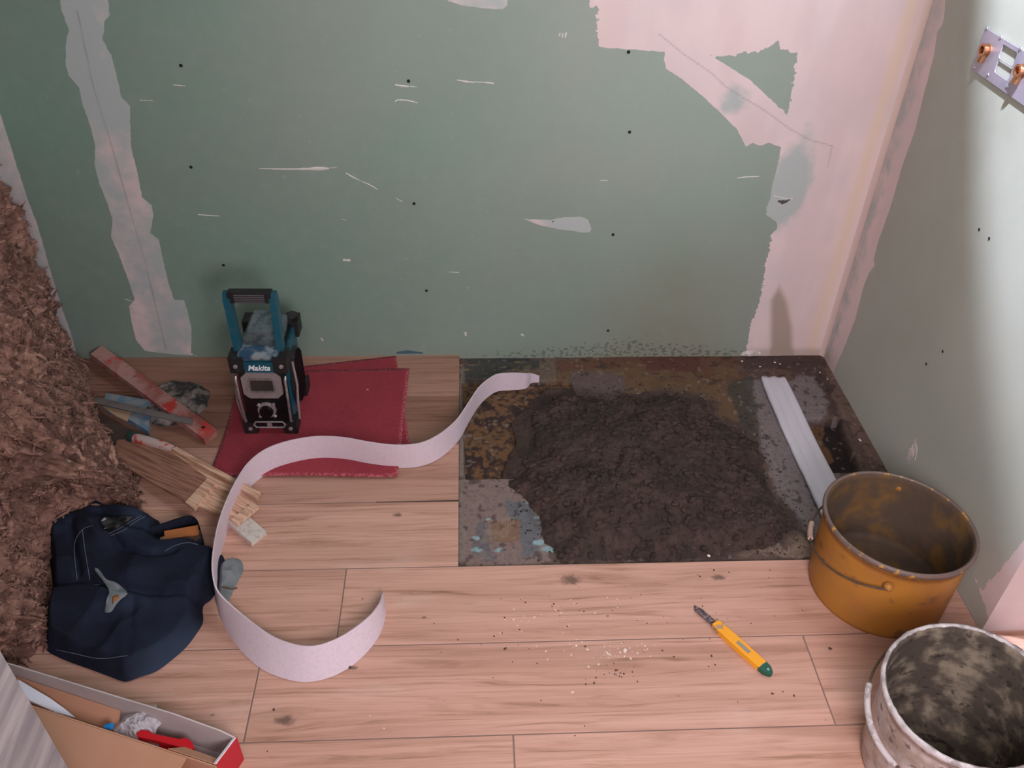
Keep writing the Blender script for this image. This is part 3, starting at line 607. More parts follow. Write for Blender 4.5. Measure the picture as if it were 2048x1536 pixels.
# octagonal silver bezel with display
def oct_ring(name, x0, x1, z0, z1, c, w, y0, y1, mat, parent):
    def o(x0, x1, z0, z1, c): return [(x0+c, z0), (x1-c, z0), (x1, z0+c), (x1, z1-c), (x1-c, z1), (x0+c, z1), (x0, z1-c), (x0, z0+c)]
    A = o(x0, x1, z0, z1, c); B = o(x0+w, x1-w, z0+w, z1-w, c*.5); V = [(x, y0, z) for x, z in A]+[(x*.985, y1, z) for x, z in A]+[(x, y1, z) for x, z in B]+[(x, y0, z) for x, z in B]
    Fc = []
    for i in range(8):
        j = (i+1) % 8; Fc += [(i, j, 8+j, 8+i), (8+i, 8+j, 16+j, 16+i), (16+i, 16+j, 24+j, 24+i)]
    return mesh(name, V, Fc, mat, parent)
bz = oct_ring('bezel', -.049, .049, .118, .196, .014, .010, .0, -.007, SIL, rad)
boxo('bezel_plate', (-.040, .040, -.004, -.001, .127, .188), SIL, rad, .001)
boxo('display', (-.027, .027, -.0065, -.003, .142, .176), LCD, rad, .001)
oct_ring('display_frame', -.032, .032, .137, .180, .006, .004, -.003, -.009, CHR, rad)
# tuning knob with four lugs
kb = bmesh.new(); bmesh.ops.create_cone(kb, cap_ends=True, segments=36, radius1=.024, radius2=.022, depth=.008)
Mk = Matrix.Translation((0, -.005, .078)) @ Matrix.Rotation(math.pi/2, 4, 'X')
for v in kb.verts: v.co = Mk @ v.co
ring = bm_obj('knob_ring', kb, SIL, rad, True)
kb = bmesh.new(); bmesh.ops.create_cone(kb, cap_ends=True, segments=16, radius1=.019, radius2=.0165, depth=.012)
for i, v in enumerate(kb.verts): v.co = (Matrix.Translation((0, -.011, .078)) @ Matrix.Rotation(math.pi/2, 4, 'X')) @ v.co
bm_obj('knob', kb, BLKG, rad, False)
for a in range(4):
    q = math.pi/4+a*math.pi/2; bm = bmesh.new(); tube(bm, [(math.cos(q)*.017, -.005, .078+math.sin(q)*.017), (math.cos(q)*.029, -.006, .078+math.sin(q)*.029)], .0045, 8); bm_obj('knob_lug', bm, SIL, ring, True)
bm = bmesh.new()
for x0_, x1_, z in ((-.034, .034, .040), (-.034, .034, .022)): tube(bm, [(x0_, -.006, z), (x1_, -.006, z)], .0024, 8)
for s_ in (-1, 1): tube(bm, [(s_*.034, -.006, .040), (s_*.040, -.006, .031), (s_*.034, -.006, .022)], .0024, 8)
bm_obj('button_frame', bm, SIL, rad, True)
boxo('button_row', (-.032, .032, -.005, 0, .026, .036), BLKG, rad, .001); boxo('button', (-.006, .006, -.0075, -.004, .0255, .0365), SIL, rad, .001)
for s_ in (-1, 1):                                          # crash bars down the front edges
    x_ = s_*.056; tubeo('guard_bar', [(x_*1.02, -.002, .040), (x_*1.02, -.010, .046), (x_*1.06, -.012, .12), (x_*1.07, -.010, .176), (x_*1.08, -.002, .184)], .0034, CHR, rad, 10)
# dusty top with ridges, battery hump and antenna stub
bm = bmesh.new(); prism(bm, [(-.050, .004), (.050, .004), (.046, RD-.03), (-.046, RD-.03)], RH-.02, [RH-.006, RH-.006, RH+.010, RH+.010]); bm_obj('top_cover', bm, DUST, rad, True, .005)
bm = bmesh.new(); prism(bm, [(-.046, .000), (.046, .000), (.042, .040), (-.042, .040)], RH-.014, [RH-.004, RH-.004, RH+.001, RH+.001]); bm_obj('top_label', bm, TEALD, rad, True, .002)
bm = bmesh.new(); prism(bm, [(-.038, .075), (.038, .075), (.034, RD-.035), (-.034, RD-.035)], RH, [RH+.016, RH+.016, RH+.026, RH+.026]); bm_obj('battery_cover', bm, DUST, rad, True, .006)
tubeo('antenna_mount', [(.060, RD-.012, RH-.03), (.060, RD-.020, RH+.002), (.058, RD-.035, RH+.012)], .011, BLK, rad, 14)
# handle: two flat teal arms, black ribbed grip
hb = .030
for s_ in (-1, 1):
    bm = bmesh.new()
    P4 = [(hb-.008, RH-.055), (hb+.018, RH-.055), (hb+.026, RH+.135), (hb+.020, RH+.152), (hb+.004, RH+.152), (hb-.002, RH+.135)]
    V0 = [bm.verts.new((s_*(.046-.004*(z < RH))-.001, y, z)) for y, z in P4]; V1 = [bm.verts.new((s_*(.062-.004*(z < RH))-.001, y, z)) for y, z in P4]
    bm.faces.new(V0); bm.faces.new(V1[::-1])
    for i in range(6): j = (i+1) % 6; bm.faces.new((V0[i], V1[i], V1[j], V0[j]))
    bm_obj('handle_arm', bm, TEAL, rad, True, .004)
bm = bmesh.new(); box(bm, -.052, .050, hb-.000, hb+.024, RH+.128, RH+.154); gp = bm_obj('grip', bm, BLK, rad, True, .007, 3)
bm = bmesh.new()
for k in range(5): tube(bm, [(-.036, hb-.0005-.0*k, RH+.130+k*.005), (.034, hb-.0005, RH+.130+k*.005)], .0014, 6)
bm_obj('grip_rib', bm, GRY, gp, True)

# ================================================================== BUCKETS
def bucket_mat(name, base, d1, d2, sc, inside=False, z=.2, f1=.8, f2=.8):
    t = Mt(name, .5 if not inside else .85, 0, .4)
    c = t.mix(t.ma('MULTIPLY', t.step(.42, .68, t.noise(sc, 5)), f1), C(*base), C(*d1))
    c = t.mix(t.ma('MULTIPLY', t.step(.58, .68, t.noise(sc*2.7, 5)), f2), c, C(*d2))
    t.col(c); t.bump(t.noise(sc*5, 4), .35 if inside else .15, .002); return t.m
YOUT = bucket_mat('yellow_bucket_outside', (172, 116, 46), (158, 104, 52), (108, 78, 58), 9, f2=.7)
YIN = bucket_mat('yellow_bucket_inside', (84, 68, 56), (128, 92, 44), (92, 74, 66), 15, True, f2=.8)
YRIM = bucket_mat('worn_rim', (110, 92, 86), (120, 100, 90), (204, 150, 60), 22)
WOUT = bucket_mat('white_bucket_outside', (196, 184, 182), (140, 118, 100), (84, 70, 60), 16)
WIN = bucket_mat('cement_coated_inside', (76, 66, 58), (150, 136, 116), (48, 42, 36), 24, True)
WRIM = bucket_mat('plaster_caked_rim', (196, 188, 188), (120, 108, 104), (228, 222, 222), 40)
RUST = simple('rusty_wire', (92, 74, 60), .7, .3, dirt=(130, 110, 96), scale=90)
GRIPM = simple('plaster_caked_grip', (184, 158, 140), .8, dirt=(110, 84, 70), scale=60)
def bucket(label, ctr, zr, R, Rb, tx, ty, mats, ear, bail, gripspan=.16, crust=0., low=(0, 0)):
    t = thing('bucket', (ctr[0], ctr[1], 0), label, 'bucket')
    n = 96
    def ringp(r, zf, x0=0, y0=0):                            # ring at height fraction of the tilted bucket axis
        out = []
        for k in range(n):
            a = 2*math.pi*k/n; c, s_ = math.cos(a), math.sin(a); f = max(zf, 0)
            out.append((low[0]*(1-f)+r*c, low[1]*(1-f)+r*s_, zr*zf+r*(tx*c+ty*s_)*f))
        return out
    def loft(name, prof, mat, smooth=True, close=None, jag=0):
        V = []; Fc = []
        for r, zf in prof: V += ringp(r, zf)
        if jag: V = [(x+random.uniform(-jag, jag), y+random.uniform(-jag, jag), z+random.uniform(-jag, jag)) for x, y, z in V]
        for i in range(len(prof)-1):
            for k in range(n): Fc.append((i*n+k, i*n+(k+1) % n, (i+1)*n+(k+1) % n, (i+1)*n+k))
        if close is not None: Fc.append(tuple(range(close*n, close*n+n)))
        o = mesh(name, V, Fc, mat, t, smooth); return o
    def rr(f): return Rb+(R-.006-Rb)*f
    loft('outer_wall', [(Rb-.006, .0), (Rb, .02)]+[(rr(f), f) for f in np.linspace(.06, .9, 15)]+[(rr(.9)+.003, .905), (R-.003, .955), (R-.003, .985)], mats[0], close=0)
    loft('inner_lining', [(R-.007, .99)]+[(rr(f)-.004, f) for f in np.linspace(.97, .06, 18)]+[(Rb-.014, .035), (Rb*.5, .03), (.004, .03)], mats[1], close=20-0)
    loft('rim', [(R-.008, .965), (R-.0075, .992), (R-.005, 1.0), (R-.001, .995), (R, .97), (R-.001, .94), (R-.004, .935)], mats[2], jag=crust)
    # bail: hinged at two ears, drooping on one side; local basis from ear azimuth
    az, drop, ze = ear; e1 = np.array([math.cos(az), math.sin(az), 0]); e2 = np.array([-math.sin(az), math.cos(az), 0])*bail
    Re = R+.006; pts = []
    for q in np.linspace(0, math.pi, 41):
        pts.append(tuple(e1*Re*math.cos(q)+e2*(Re+.006)*math.sin(q)*math.cos(drop)*1.0+np.array([0, 0, zr*ze-(Re+.01)*math.sin(q)*math.sin(drop)])))
    tubeo('bail', pts, .0022, RUST, t, 8)
    for s_ in (1, -1):
        c = e1*s_*(R-.002)+np.array([0, 0, zr*ze]); bm = bmesh.new(); bmesh.ops.create_uvsphere(bm, u_segments=16, v_segments=10, radius=.010)
        for v in bm.verts: v.co = Vector((v.co.x+c[0], v.co.y+c[1], v.co.z+c[2]))
        bm_obj('ear', bm, mats[0], t, True)
    return t, pts
yb, ypts = bucket('worn yellow bucket with brown dirt inside, standing at the front edge of the bare patch', (.902, -.872), .212, .152, .141, -.035, -.047, (YOUT, YIN, YRIM), (math.radians(-116), .30, .80), -1, low=(.009, .003))
# white plastic sleeve half way along each bail
def grip(pts, t, i0, i1, r, mat):
    P = pts[i0:i1]; tubeo('grip', P, r, mat, t, 12)
grip(ypts, yb, 17, 22, .0058, GRIPM)
wb, wpts = bucket('white bucket caked with grey cement inside, cut by the bottom right corner', (.845, -1.278), .24, .135, .122, .148*.9, .009, (WOUT, WIN, WRIM), (math.radians(-66), .42, .80), -1, crust=.0008, low=(.012, 0))
grip(wpts, wb, 19, 33, .0056, WRIM)

# ================================================================== YELLOW KNIFE
kx0, kx1 = fl(1388, 1211, .006), fl(1543, 1350, .006); kd = kx1-kx0; kl = float(np.hypot(kd[0], kd[1])); ang = math.atan2(kd[1], kd[0])
kn = thing('filling_knife', (kx0[0], kx0[1], .0), 'narrow yellow-handled knife with crusted blade and green end lying on the planks', 'knife', rz=ang)
YH = simple('yellow_handle', (246, 166, 30), .45, dirt=(170, 140, 110), scale=45, amt=.9, lo=.57, hi=.62); GRN = simple('green_end', (14, 84, 66), .4)
bm = bmesh.new(); prism(bm, [(.0, .001), (.010, -.008), (.064, -.007), (.064, .008), (.016, .0075)], .004, .006); bm_obj('blade', bm, simple('crusted_steel', (140, 120, 124), .7, .3, dirt=(74, 58, 60), scale=160, amt=.9, lo=.42, hi=.55, bump=.5), kn, False, .0005)
hl = kl
bm = bmesh.new(); prism(bm, [(.058, -.008), (.066, -.0105), (.12, -.0115), (hl-.024, -.0112), (hl-.024, .0112), (.12, .0118), (.066, .0105), (.058, .009)], .0005, .013); bm_obj('handle', bm, YH, kn, True, .003, 3)
bm = bmesh.new(); prism(bm, [(hl-.026, -.0113), (hl-.012, -.0105), (hl, -.003), (hl, .003), (hl-.012, .0105), (hl-.026, .0113)], .0007, .0128); bm_obj('end_cap', bm, GRN, kn, True, .003, 3)
bm = bmesh.new(); prism(bm, [(.118, -.004), (.150, -.004), (.150, .004), (.118, .004)], .0125, .0142); bm_obj('slider', bm, simple('slider_grey', (150, 140, 130), .6), kn, True, .0015)
bm = bmesh.new(); bmesh.ops.create_cone(bm, cap_ends=True, segments=14, radius1=.0026, radius2=.0026, depth=.001)
for v in bm.verts: v.co += Vector((hl-.010, 0, .0132))
bm_obj('hole', bm, simple('hole_grey', (150, 170, 160), .6), kn, False)

# ================================================================== TOOLS BY THE INSULATION
def slab(name, px4, z, th_, mat, parent=None, bevel=.001, zs=None):
    P = [fl(px, py, zs[i] if zs else z) for i, (px, py) in enumerate(px4)]
    bm = bmesh.new(); prism(bm, [p[:2] for p in P], [p[2]-th_ for p in P], [p[2] for p in P]); return bm_obj(name, bm, mat, parent, True, bevel)
t = Mt('red_painted_bar', .6); c = t.mix(t.step(.4, .62, t.noise(16, 5)), C(176, 132, 124), C(150, 84, 76)); c = t.mix(t.step(.55, .66, t.noise(22, 4)), c, C(190, 56, 50)); c = t.mix(t.step(.6, .7, t.noise(30, 4, stretch=(1, 1.4, 1))), c, C(112, 78, 74)); t.col(c); t.bump(t.noise(90, 4), .4, .002)
bar_ = slab('straightedge', [(181,708),(203,690),(433,858),(408,878)], .04, .020, t.m, None, .0015, zs=[.045, .045, .022, .022])
tag(bar_, 'red-smeared flat straightedge bar lying diagonally over the dusty rag', 'straightedge')
hp = fl(407, 856, .0225); a = np.linspace(0, 2*np.pi, 17)[:-1]
mesh('hole', [(hp[0]+.005*math.cos(q_), hp[1]+.005*math.sin(q_), .0252) for q_ in a], [tuple(range(16))], HOLE, bar_)
# dusty rag
t = Mt('dusty_rag', .9); t.col(t.mix(t.step(.4, .6, t.noise(30, 5)), C(132, 122, 116), C(52, 50, 50))); t.bump(t.noise(90, 4), .6, .004)
c0 = fl(345, 808, .0); U, Vv = np.meshgrid(np.linspace(0, 1, 46), np.linspace(0, 2*np.pi, 110)); Vv[-1] = 0
Rr = 1+.28*fbm(np.cos(Vv)*1.6+3, np.sin(Vv)*1.6, 3, 61); X = c0[0]+U*.092*Rr*np.cos(Vv); Y = c0[1]+U*.098*Rr*np.sin(Vv)
Z = .001+ss(1., .7, U)*(.016+.018*np.abs(fbm(X*28, Y*28, 4, 62)))*(1-.25*U); tag(gridmesh('dusty_rag', X, Y, Z, t.m, None, True, True), 'crumpled grey dust-covered rag on the planks under the red-smeared bar', 'rag')
# blue plastic float and grey metal strip over it
BLU = simple('blue_plastic', (96, 124, 146), .6, dirt=(146, 146, 144), scale=40, amt=.8, lo=.42, hi=.6); ST = simple('dull_steel', (128, 118, 116), .55, .35, dirt=(96, 84, 82), scale=25, amt=.7)
gf = thing('plastering_float', tuple(fl(255, 822, 0)), 'dusty blue plastic float with a long grey steel edge, beside the insulation', 'float')
def child(o, par): o.parent = par; o.matrix_parent_inverse = Matrix.Translation(-par.location) if par.rotation_euler.z == 0 else par.matrix_world.inverted(); return o
child(slab('body', [(212,786),(303,800),(296,862),(256,838),(206,812)], .020, .019, BLU, None, .004), gf)
child(slab('edge_blade', [(186,800),(192,794),(386,838),(384,849),(190,806)], .04, .0025, ST, None, .0006, zs=[.036, .036, .041, .041, .036]), gf)
child(slab('worn_insert', [(204,812),(262,824),(254,842),(232,832)], .0225, .003, simple('worn_insert', (176, 146, 118), .8), None, .001), gf)
# pointing trowel
tr = thing('trowel', tuple(fl(300, 885, 0)), 'old pointing trowel with dark blade and red and white handle, near the insulation', 'trowel')
child(slab('blade', [(190,822),(268,862),(262,884),(236,900),(206,878)], .012, .003, simple('dark_blade', (84, 66, 62), .6, .3, dirt=(60, 46, 44), scale=30), None, .0006), tr)
a_, b_ = fl(262, 874, .020), fl(345, 897, .026); P = [a_+(b_-a_)*u for u in np.linspace(0, 1, 9)]
th_h = tubeo('handle', P, [.009, .012, .0135, .0135, .0135, .013, .0125, .0115, .009], simple('red_white_handle', (190, 168, 160), .55, dirt=(196, 62, 56), scale=38, amt=1, lo=.5, hi=.58), None, 14); child(th_h, tr)
child(tubeo('ferrule', [a_-(b_-a_)*.02, a_+(b_-a_)*.10], .0145, simple('green_ferrule', (40, 62, 56), .5), None, 14), tr)
child(tubeo('tang', [fl(252, 880, .013), fl(258, 876, .016), a_], .004, ST, None, 8), tr)
# whisk of bent wires
wt = thing('wire_brush', tuple(fl(245, 930, 0)), 'small tangle of dark bent wire with a pale stem beside the wooden board', 'wire brush')
child(tubeo('stem', [fl(256, 878, .012), fl(240, 892, .014), fl(224, 906, .012), fl(222, 918, .010), fl(230, 928, .010)], .0042, simple('pale_stem', (168, 148, 140), .7), None, 8), wt)
bm = bmesh.new()
for k in range(60):
    s0 = fl(226+random.gauss(0, 3), 922+random.gauss(0, 3), .010); e0 = fl(256+random.gauss(0, 12), 955+random.gauss(0, 9), .008)
    mm = (s0+e0)/2+np.array([random.gauss(0, .008), random.gauss(0, .008), random.uniform(0, .014)]); tube(bm, [s0, mm, e0], .0007, 4)
child(bm_obj('bristle', bm, simple('dark_wire', (62, 56, 60), .5, .4, dirt=(170, 160, 164), scale=200), None, True), wt)
wt.children[1]['kind'] = 'stuff'
# wooden boards
def woodm(name, c1, c2, dirn, sc=1.):
    t = Mt(name, .7); v = t.n('ShaderNodeMapping'); t.t.links.new(t.obj(), v.inputs[0]); v.inputs['Rotation'].default_value = (0, 0, -dirn)
    n_ = t.noise(1.5, 6, vec=t.vm('MULTIPLY', v.outputs[0], (6*sc, 90*sc, 20))); t.col(t.mix(t.step(.38, .66, n_), C(*c1), C(*c2))); t.bump(n_, .4, .001); return t.m
dB = fl(418, 955)-fl(240, 870); dirn = math.atan2(dB[1], dB[0])
W1 = woodm('brown_board', (158, 112, 92), (112, 74, 60), dirn); W2 = woodm('pale_board', (214, 176, 150), (168, 122, 98), dirn); W3 = simple('plastered_wood', (204, 194, 184), .8, dirt=(150, 138, 128), scale=60, amt=.6)
pb = slab('wooden_batten', [(390,985),(420,965),(532,1062),(502,1085)], .014, .013, W3, None, .0015)
tag(pb, 'short wooden batten with a plaster-white end poking out under the slatted boards', 'batten')
sb = thing('slatted_board', tuple(fl(440, 985, 0)), 'pale slatted wooden board with cross battens lying on the planks', 'wooden board')
child(slab('board', [(344,905),(356,900),(514,1005),(468,1040),(370,1000),(330,960)], .024, .008, W2, None, .001), sb)
child(slab('rail', [(343,897),(352,893),(521,984),(514,996)], .034, .012, W2, None, .0015), sb)
child(slab('cross_batten', [(416,955),(432,963),(388,1018),(370,1004)], .034, .010, W2, None, .0015), sb)
child(slab('cross_batten', [(505,1005),(518,1012),(474,1048),(462,1038)], .033, .009, W2, None, .0015), sb)
for k_, off in enumerate([0, 9, 18, 27]):
    child(slab('slat', [(436-off*.9, 972+off*1.1), (440-off*.9, 968+off*1.1), (508-off*.9, 1008+off*.95), (504-off*.9, 1013+off*.95)], .0285, .005, W2, None, .0008), sb)
db = slab('wooden_board', [(234,880),(300,873),(418,958),(402,972),(368,1000),(300,962),(250,932),(228,905)], .030, .0055, W1, None, .001, zs=[.018, .020, .030+.004, .034, .034, .028, .022, .018])
tag(db, 'dark brown weathered board end resting on the pale slatted board', 'wooden board')

# ================================================================== JEANS
t = Mt('dark_denim', .9, 0, .25); dn = t.mix(t.step(.35, .65, t.noise(12, 4)), C(24, 28, 46), C(16, 19, 33)); dn = t.mix(t.ma('MULTIPLY', t.attr('wear'), .6), dn, C(60, 76, 96))
dn = t.mix(t.ma('MULTIPLY', t.step(.5, .8, t.noise(500, 2)), .25), dn, C(60, 66, 88)); t.col(dn); t.bump(t.noise(700, 2), .25, .0008); DEN = t.m
OUT = [(165,992),(195,1004),(225,1022),(262,1034),(300,1040),(320,1047),(322,1085),(345,1095),(395,1092),(425,1104),(440,1108),(450,1124),(446,1160),(425,1200),(407,1216),(407,1246),(395,1268),(372,1298),(340,1326),(312,1346),(280,1357),(252,1366),(222,1356),(187,1343),(150,1330),(120,1318),(94,1302),(91,1270),(92,1235),(104,1196),(106,1165),(100,1120),(96,1085),(88,1066),(98,1050),(115,1035),(128,1012),(145,996)]
def drape(name, out, ctr, z, hfun, mat, parent=None, n=220, m_=70, wear=None):
    O = np.array([fl(a, b, z)[:2] for a, b in out]); O = resample(catmull(np.vstack([O, O[:1]]), 5), n, True); O = np.vstack([O, O[:1]])
    Cp = fl(*ctr, z)[:2]; tt = np.linspace(0, 1, m_)**.8; TT = np.repeat(tt[:, None], n+1, 1)
    X = Cp[0]+(O[None, :, 0]-Cp[0])*TT; Y = Cp[1]+(O[None, :, 1]-Cp[1])*TT
    d = np.abs(sdf(X, Y, O[:-1])); Z = hfun(X, Y, d); w = wear(X, Y, d) if wear else np.zeros(X.shape)
    return gridmesh(name, X, Y, Z, mat, parent, True, False, attrs={'wear': w})
def jh(X, Y, d):
    f1 = 1-np.abs(fbm(X*5.5+Y*3, Y*4.2-X*1.5, 2, 71)); f2 = 1-np.abs(fbm(X*11-Y*4, Y*10, 2, 72))
    c = fl(190, 1060, .05); b1 = np.exp(-(((X-c[0])/.09)**2+((Y-c[1])/.07)**2)); c = fl(270, 1150, .05); b2 = np.exp(-(((X-c[0])/.14)**2+((Y-c[1])/.06)**2))
    line = segd(X, Y, [fl(*p, .04)[:2] for p in [(110,1175),(180,1172),(240,1190),(330,1195),(400,1190)]]); l2 = segd(X, Y, [fl(*p, .04)[:2] for p in [(150,1060),(155,1110),(165,1160)]])
    l3 = segd(X, Y, [fl(*p, .04)[:2] for p in [(270,1215),(262,1260),(262,1310)]]); l4 = segd(X, Y, [fl(*p, .04)[:2] for p in [(225,1075),(250,1110),(300,1120),(350,1110)]])
    l5 = segd(X, Y, [fl(*p, .04)[:2] for p in [(205,1040),(260,1055),(320,1052)]])
    return ss(-.004, .028, d)*(.024+.030*f1**3+.012*f2**3+.030*b1+.022*b2)+.002-ss(0, .02, d)*(.018*np.exp(-(line/.010)**2)+.012*np.exp(-(l2/.008)**2)+.010*np.exp(-(l3/.010)**2)+.014*np.exp(-(l4/.009)**2)+.022*np.exp(-(l5/.014)**2))
def jw(X, Y, d):
    c = fl(340, 1290, .03); return ss(.05, .0, np.abs(segd(X, Y, [fl(*p, .03)[:2] for p in [(285,1345),(330,1310),(390,1262)]])))*.7+ss(.2, .6, fbm(X*14, Y*14, 3, 74))*.25
jp = fl(250, 1180, 0); jeans = thing('denim_trousers', tuple(jp), 'crumpled dark blue denim trousers dropped on the planks beside the insulation', 'trousers')
JB = child(drape('leg_cloth', OUT, (245, 1180), .0, jh, DEN, wear=jw), jeans)
STI = simple('thread_grey', (96, 104, 116), .8); LIN = simple('pocket_lining', (112, 118, 120), .8, dirt=(78, 84, 84), scale=50, bump=.2)
def jz(x, y): 
    O = [fl(a, b, 0)[:2] for a, b in OUT]; X = np.array([[x]]); Y = np.array([[y]]); return float(jh(X, Y, np.abs(sdf(X, Y, O)))[0, 0])
def onj(px, py, lift=.0):                                     # a point on the cloth under this line of sight
    z = .03
    for _ in range(8): p = fl(px, py, z); z = .5*z+.5*jz(p[0], p[1])
    p = fl(px, py, z); return (p[0], p[1], p[2]+lift)
for L_ in ([(112,1300),(150,1308),(200,1318),(255,1312)], [(155,1160),(150,1120),(150,1085),(165,1060),(185,1052)], [(165,1060),(170,1100),(180,1160)], [(222,1072),(250,1060),(270,1045),(290,1034)], [(218,1068),(245,1054),(265,1042),(283,1032)], [(330,1103),(350,1092),(375,1086),(396,1090)], [(112,1177),(150,1172),(200,1170)]):
    P = [onj(*p, .0012) for p in resample(catmull(L_, 5), 24)]; child(tubeo('stitching', P, .0007, STI, None, 5), jeans)
def patchq(name, poly, mat, lift=.002, th_=.0015, par=jeans):
    P = resample(catmull([p for p in poly]+[poly[0]], 4), 40, True); bm = bmesh.new(); c = np.mean(P, 0)
    q = [onj(*p, lift) for p in P]; cv = bm.verts.new(onj(*c, lift+.001)); vs_ = [bm.verts.new(v) for v in q]
    mid = [bm.verts.new(onj(*(c+(p-c)*.55), lift+.001)) for p in P]
    for i in range(40): j = (i+1) % 40; bm.faces.new((vs_[i], vs_[j], mid[j], mid[i])); bm.faces.new((mid[i], mid[j], cv))
    o = bm_obj(name, bm, mat, None, True); md = o.modifiers.new('t', 'SOLIDIFY'); md.thickness = th_; md.offset = -1; return child(o, par)
tag(patchq('pocket_lining', [(189,1137),(197,1140),(212,1160),(230,1166),(250,1180),(256,1188),(248,1196),(240,1202),(232,1212),(222,1226),(209,1225),(216,1205),(218,1185),(210,1165),(198,1152)], LIN, .003), 'grey pocket lining showing at the middle of the trousers')
RG = simple('rust_orange', (150, 96, 52), .7)
patchq('rivet_tab', [(226,1196),(236,1192),(240,1198),(230,1206),(226,1212)], RG, .0045)
O2 = [(434,1136),(445,1125),(462,1119),(480,1120),(487,1135),(484,1150),(472,1172),(462,1194),(448,1214),(436,1212),(430,1190),(432,1160)]
def lh(X, Y, d): return ss(-.002, .02, d)*(.014+.012*(1-np.abs(fbm(X*18, Y*18, 2, 81)))**2)+.001
lc = child(drape('turned_out_pocket', O2, (458, 1165), .0, lh, LIN, n=90, m_=30), jeans); lc['label'] = 'grey turned-out pocket lining at the right edge'
bs = fl(466, 1172, .018); bm = bmesh.new(); tube(bm, [fl(444, 1174, .024), fl(462, 1178, .026), fl(474, 1176, .022)], .002, 6); child(bm_obj('seam', bm, simple('seam_brown', (84, 70, 58), .8), None, True), jeans)
# waistband loop standing up at the top right, tan inside label
WB = [(302,1050),(330,1042),(360,1032),(384,1027),(398,1036),(404,1056),(404,1070),(396,1082),(396,1104),(380,1112)]
Pw = catmull([fl(a, b+16, .02)[:2] for a, b in WB], 6); V = []; 
for p in Pw:
    for dz, o_ in ((.004, 0), (.040, 0), (.040, .004), (.004, .004)): V.append((p[0]+o_*.5, p[1]-o_, dz))
n_ = len(Pw); Fc = [(i*4+k, i*4+(k+1) % 4, (i+1)*4+(k+1) % 4, (i+1)*4+k) for i in range(n_-1) for k in range(4)]+[(0, 1, 2, 3), ((n_-1)*4+3, (n_-1)*4+2, (n_-1)*4+1, (n_-1)*4)]
wbm = mesh('waistband', V, Fc, DEN, None, True); child(wbm, jeans)
child(slab('label_patch', [(328,1062),(396,1050),(398,1068),(330,1079)], .030, .003, simple('tan_leather', (172, 102, 56), .6), None, .001), jeans)
BK = simple('dark_lining', (14, 12, 14), .6); patchq('opening', [(200,1042),(240,1036),(272,1036),(255,1050),(232,1062),(215,1062),(205,1052)], BK, .006)
bm = bmesh.new(); tube(bm, [onj(203, 1047, .006), onj(212, 1044, .010), onj(222, 1041, .007)], [.0012, .0032, .001], 8); tube(bm, [onj(210, 1061, .006), onj(219, 1058, .006)], [.001, .0022], 8)
child(bm_obj('buckle', bm, simple('bright_buckle', (250, 250, 252), .15, .9), None, True), jeans)

# ================================================================== INSULATION
kk = [  # floor foot (px), and profile towards the left wall: list of (x, z) factors handled below
 (150, 722), (178, 790), (205, 850), (222, 905), (262, 950), (302, 985), (292, 1022), (230, 1040), (150, 1085), (122, 1160), (112, 1215), (92, 1262), (52, 1302), (0, 1316), (-70, 1330)]
foot = catmull([fl(a, b, .0)[:2] for a, b in kk], 8); foot = resample(foot, 300)
top = []
ts = [0, .08, .2, .35, .5, .7, 1.]
topz = np.interp(np.linspace(0, 1, 300), [0, .12, .3, .5, .75, 1], [.66, .62, .58, .55, .50, .45])
Xi = []; Yi = []; Zi = []; nt = 260
for i in range(300):
    fx, fy = foot[i]; zt = topz[i]; ty = -.06-1.20*(i/299.)**1.0
    P0 = np.array([fx, fy, .0]); P3 = np.array([XL+.03, ty, zt]); sh = .05+.09*math.sin(math.pi*min(1, i/299.*1.2))
    P1 = P0+np.array([-.02, 0, sh*1.1]); P2 = P0*.45+P3*.55+np.array([.0, 0, .02])
    u = np.linspace(0, 1, nt)[:, None]; B = (1-u)**3*P0+3*(1-u)**2*u*P1+3*(1-u)*u*u*P2+u**3*P3
    Xi.append(B[:, 0]); Yi.append(B[:, 1]); Zi.append(B[:, 2])
Xi, Yi, Zi = map(np.array, (Xi, Yi, Zi))
gu = np.stack([np.gradient(a, axis=0) for a in (Xi, Yi, Zi)], -1); gv = np.stack([np.gradient(a, axis=1) for a in (Xi, Yi, Zi)], -1)
Nm = np.cross(gu, gv); Nm /= np.linalg.norm(Nm, axis=-1, keepdims=True)+1e-9
if Nm[150, 130, 2]+Nm[150, 130, 0] < 0: Nm = -Nm
A_, B_ = Yi*1., Zi*1.+Xi*.9
big_ = fbm(A_*5, B_*5, 3, 91); med = 1-np.abs(fbm(A_*15+big_, B_*17, 4, 92)); fin = fbm(A_*55+med*2, B_*75, 4, 93); ff = fbm(A_*160, B_*150, 2, 94)
dsp = big_*.040+(med-.6)*.055+fin*.020+ff*.007-.014
edgef = np.minimum(1, np.arange(nt)[None, :]/10.); 
Xi = Xi+Nm[..., 0]*dsp; Yi = Yi+Nm[..., 1]*dsp; Zi = np.maximum(Zi+Nm[..., 2]*dsp*edgef, .0005); Yi = np.minimum(Yi, -.012); Xi = np.maximum(Xi, XL+.012)
t = Mt('mineral_wool', 1., 0, .1)
n_ = t.noise(9, 6, dist=1.5); c = t.mix(t.step(.35, .62, n_), C(112, 82, 72), C(156, 118, 104)); c = t.mix(t.step(.52, .7, t.noise(22, 5, dist=2.)), c, C(190, 148, 130)); c = t.mix(t.ma('MULTIPLY', t.step(.55, .68, t.noise(14, 5, dist=1.)), .8), c, C(82, 56, 54)); t.col(c)
t.bump(t.noise(120, 6, dist=2.5), .8, .006); WOOL = t.m
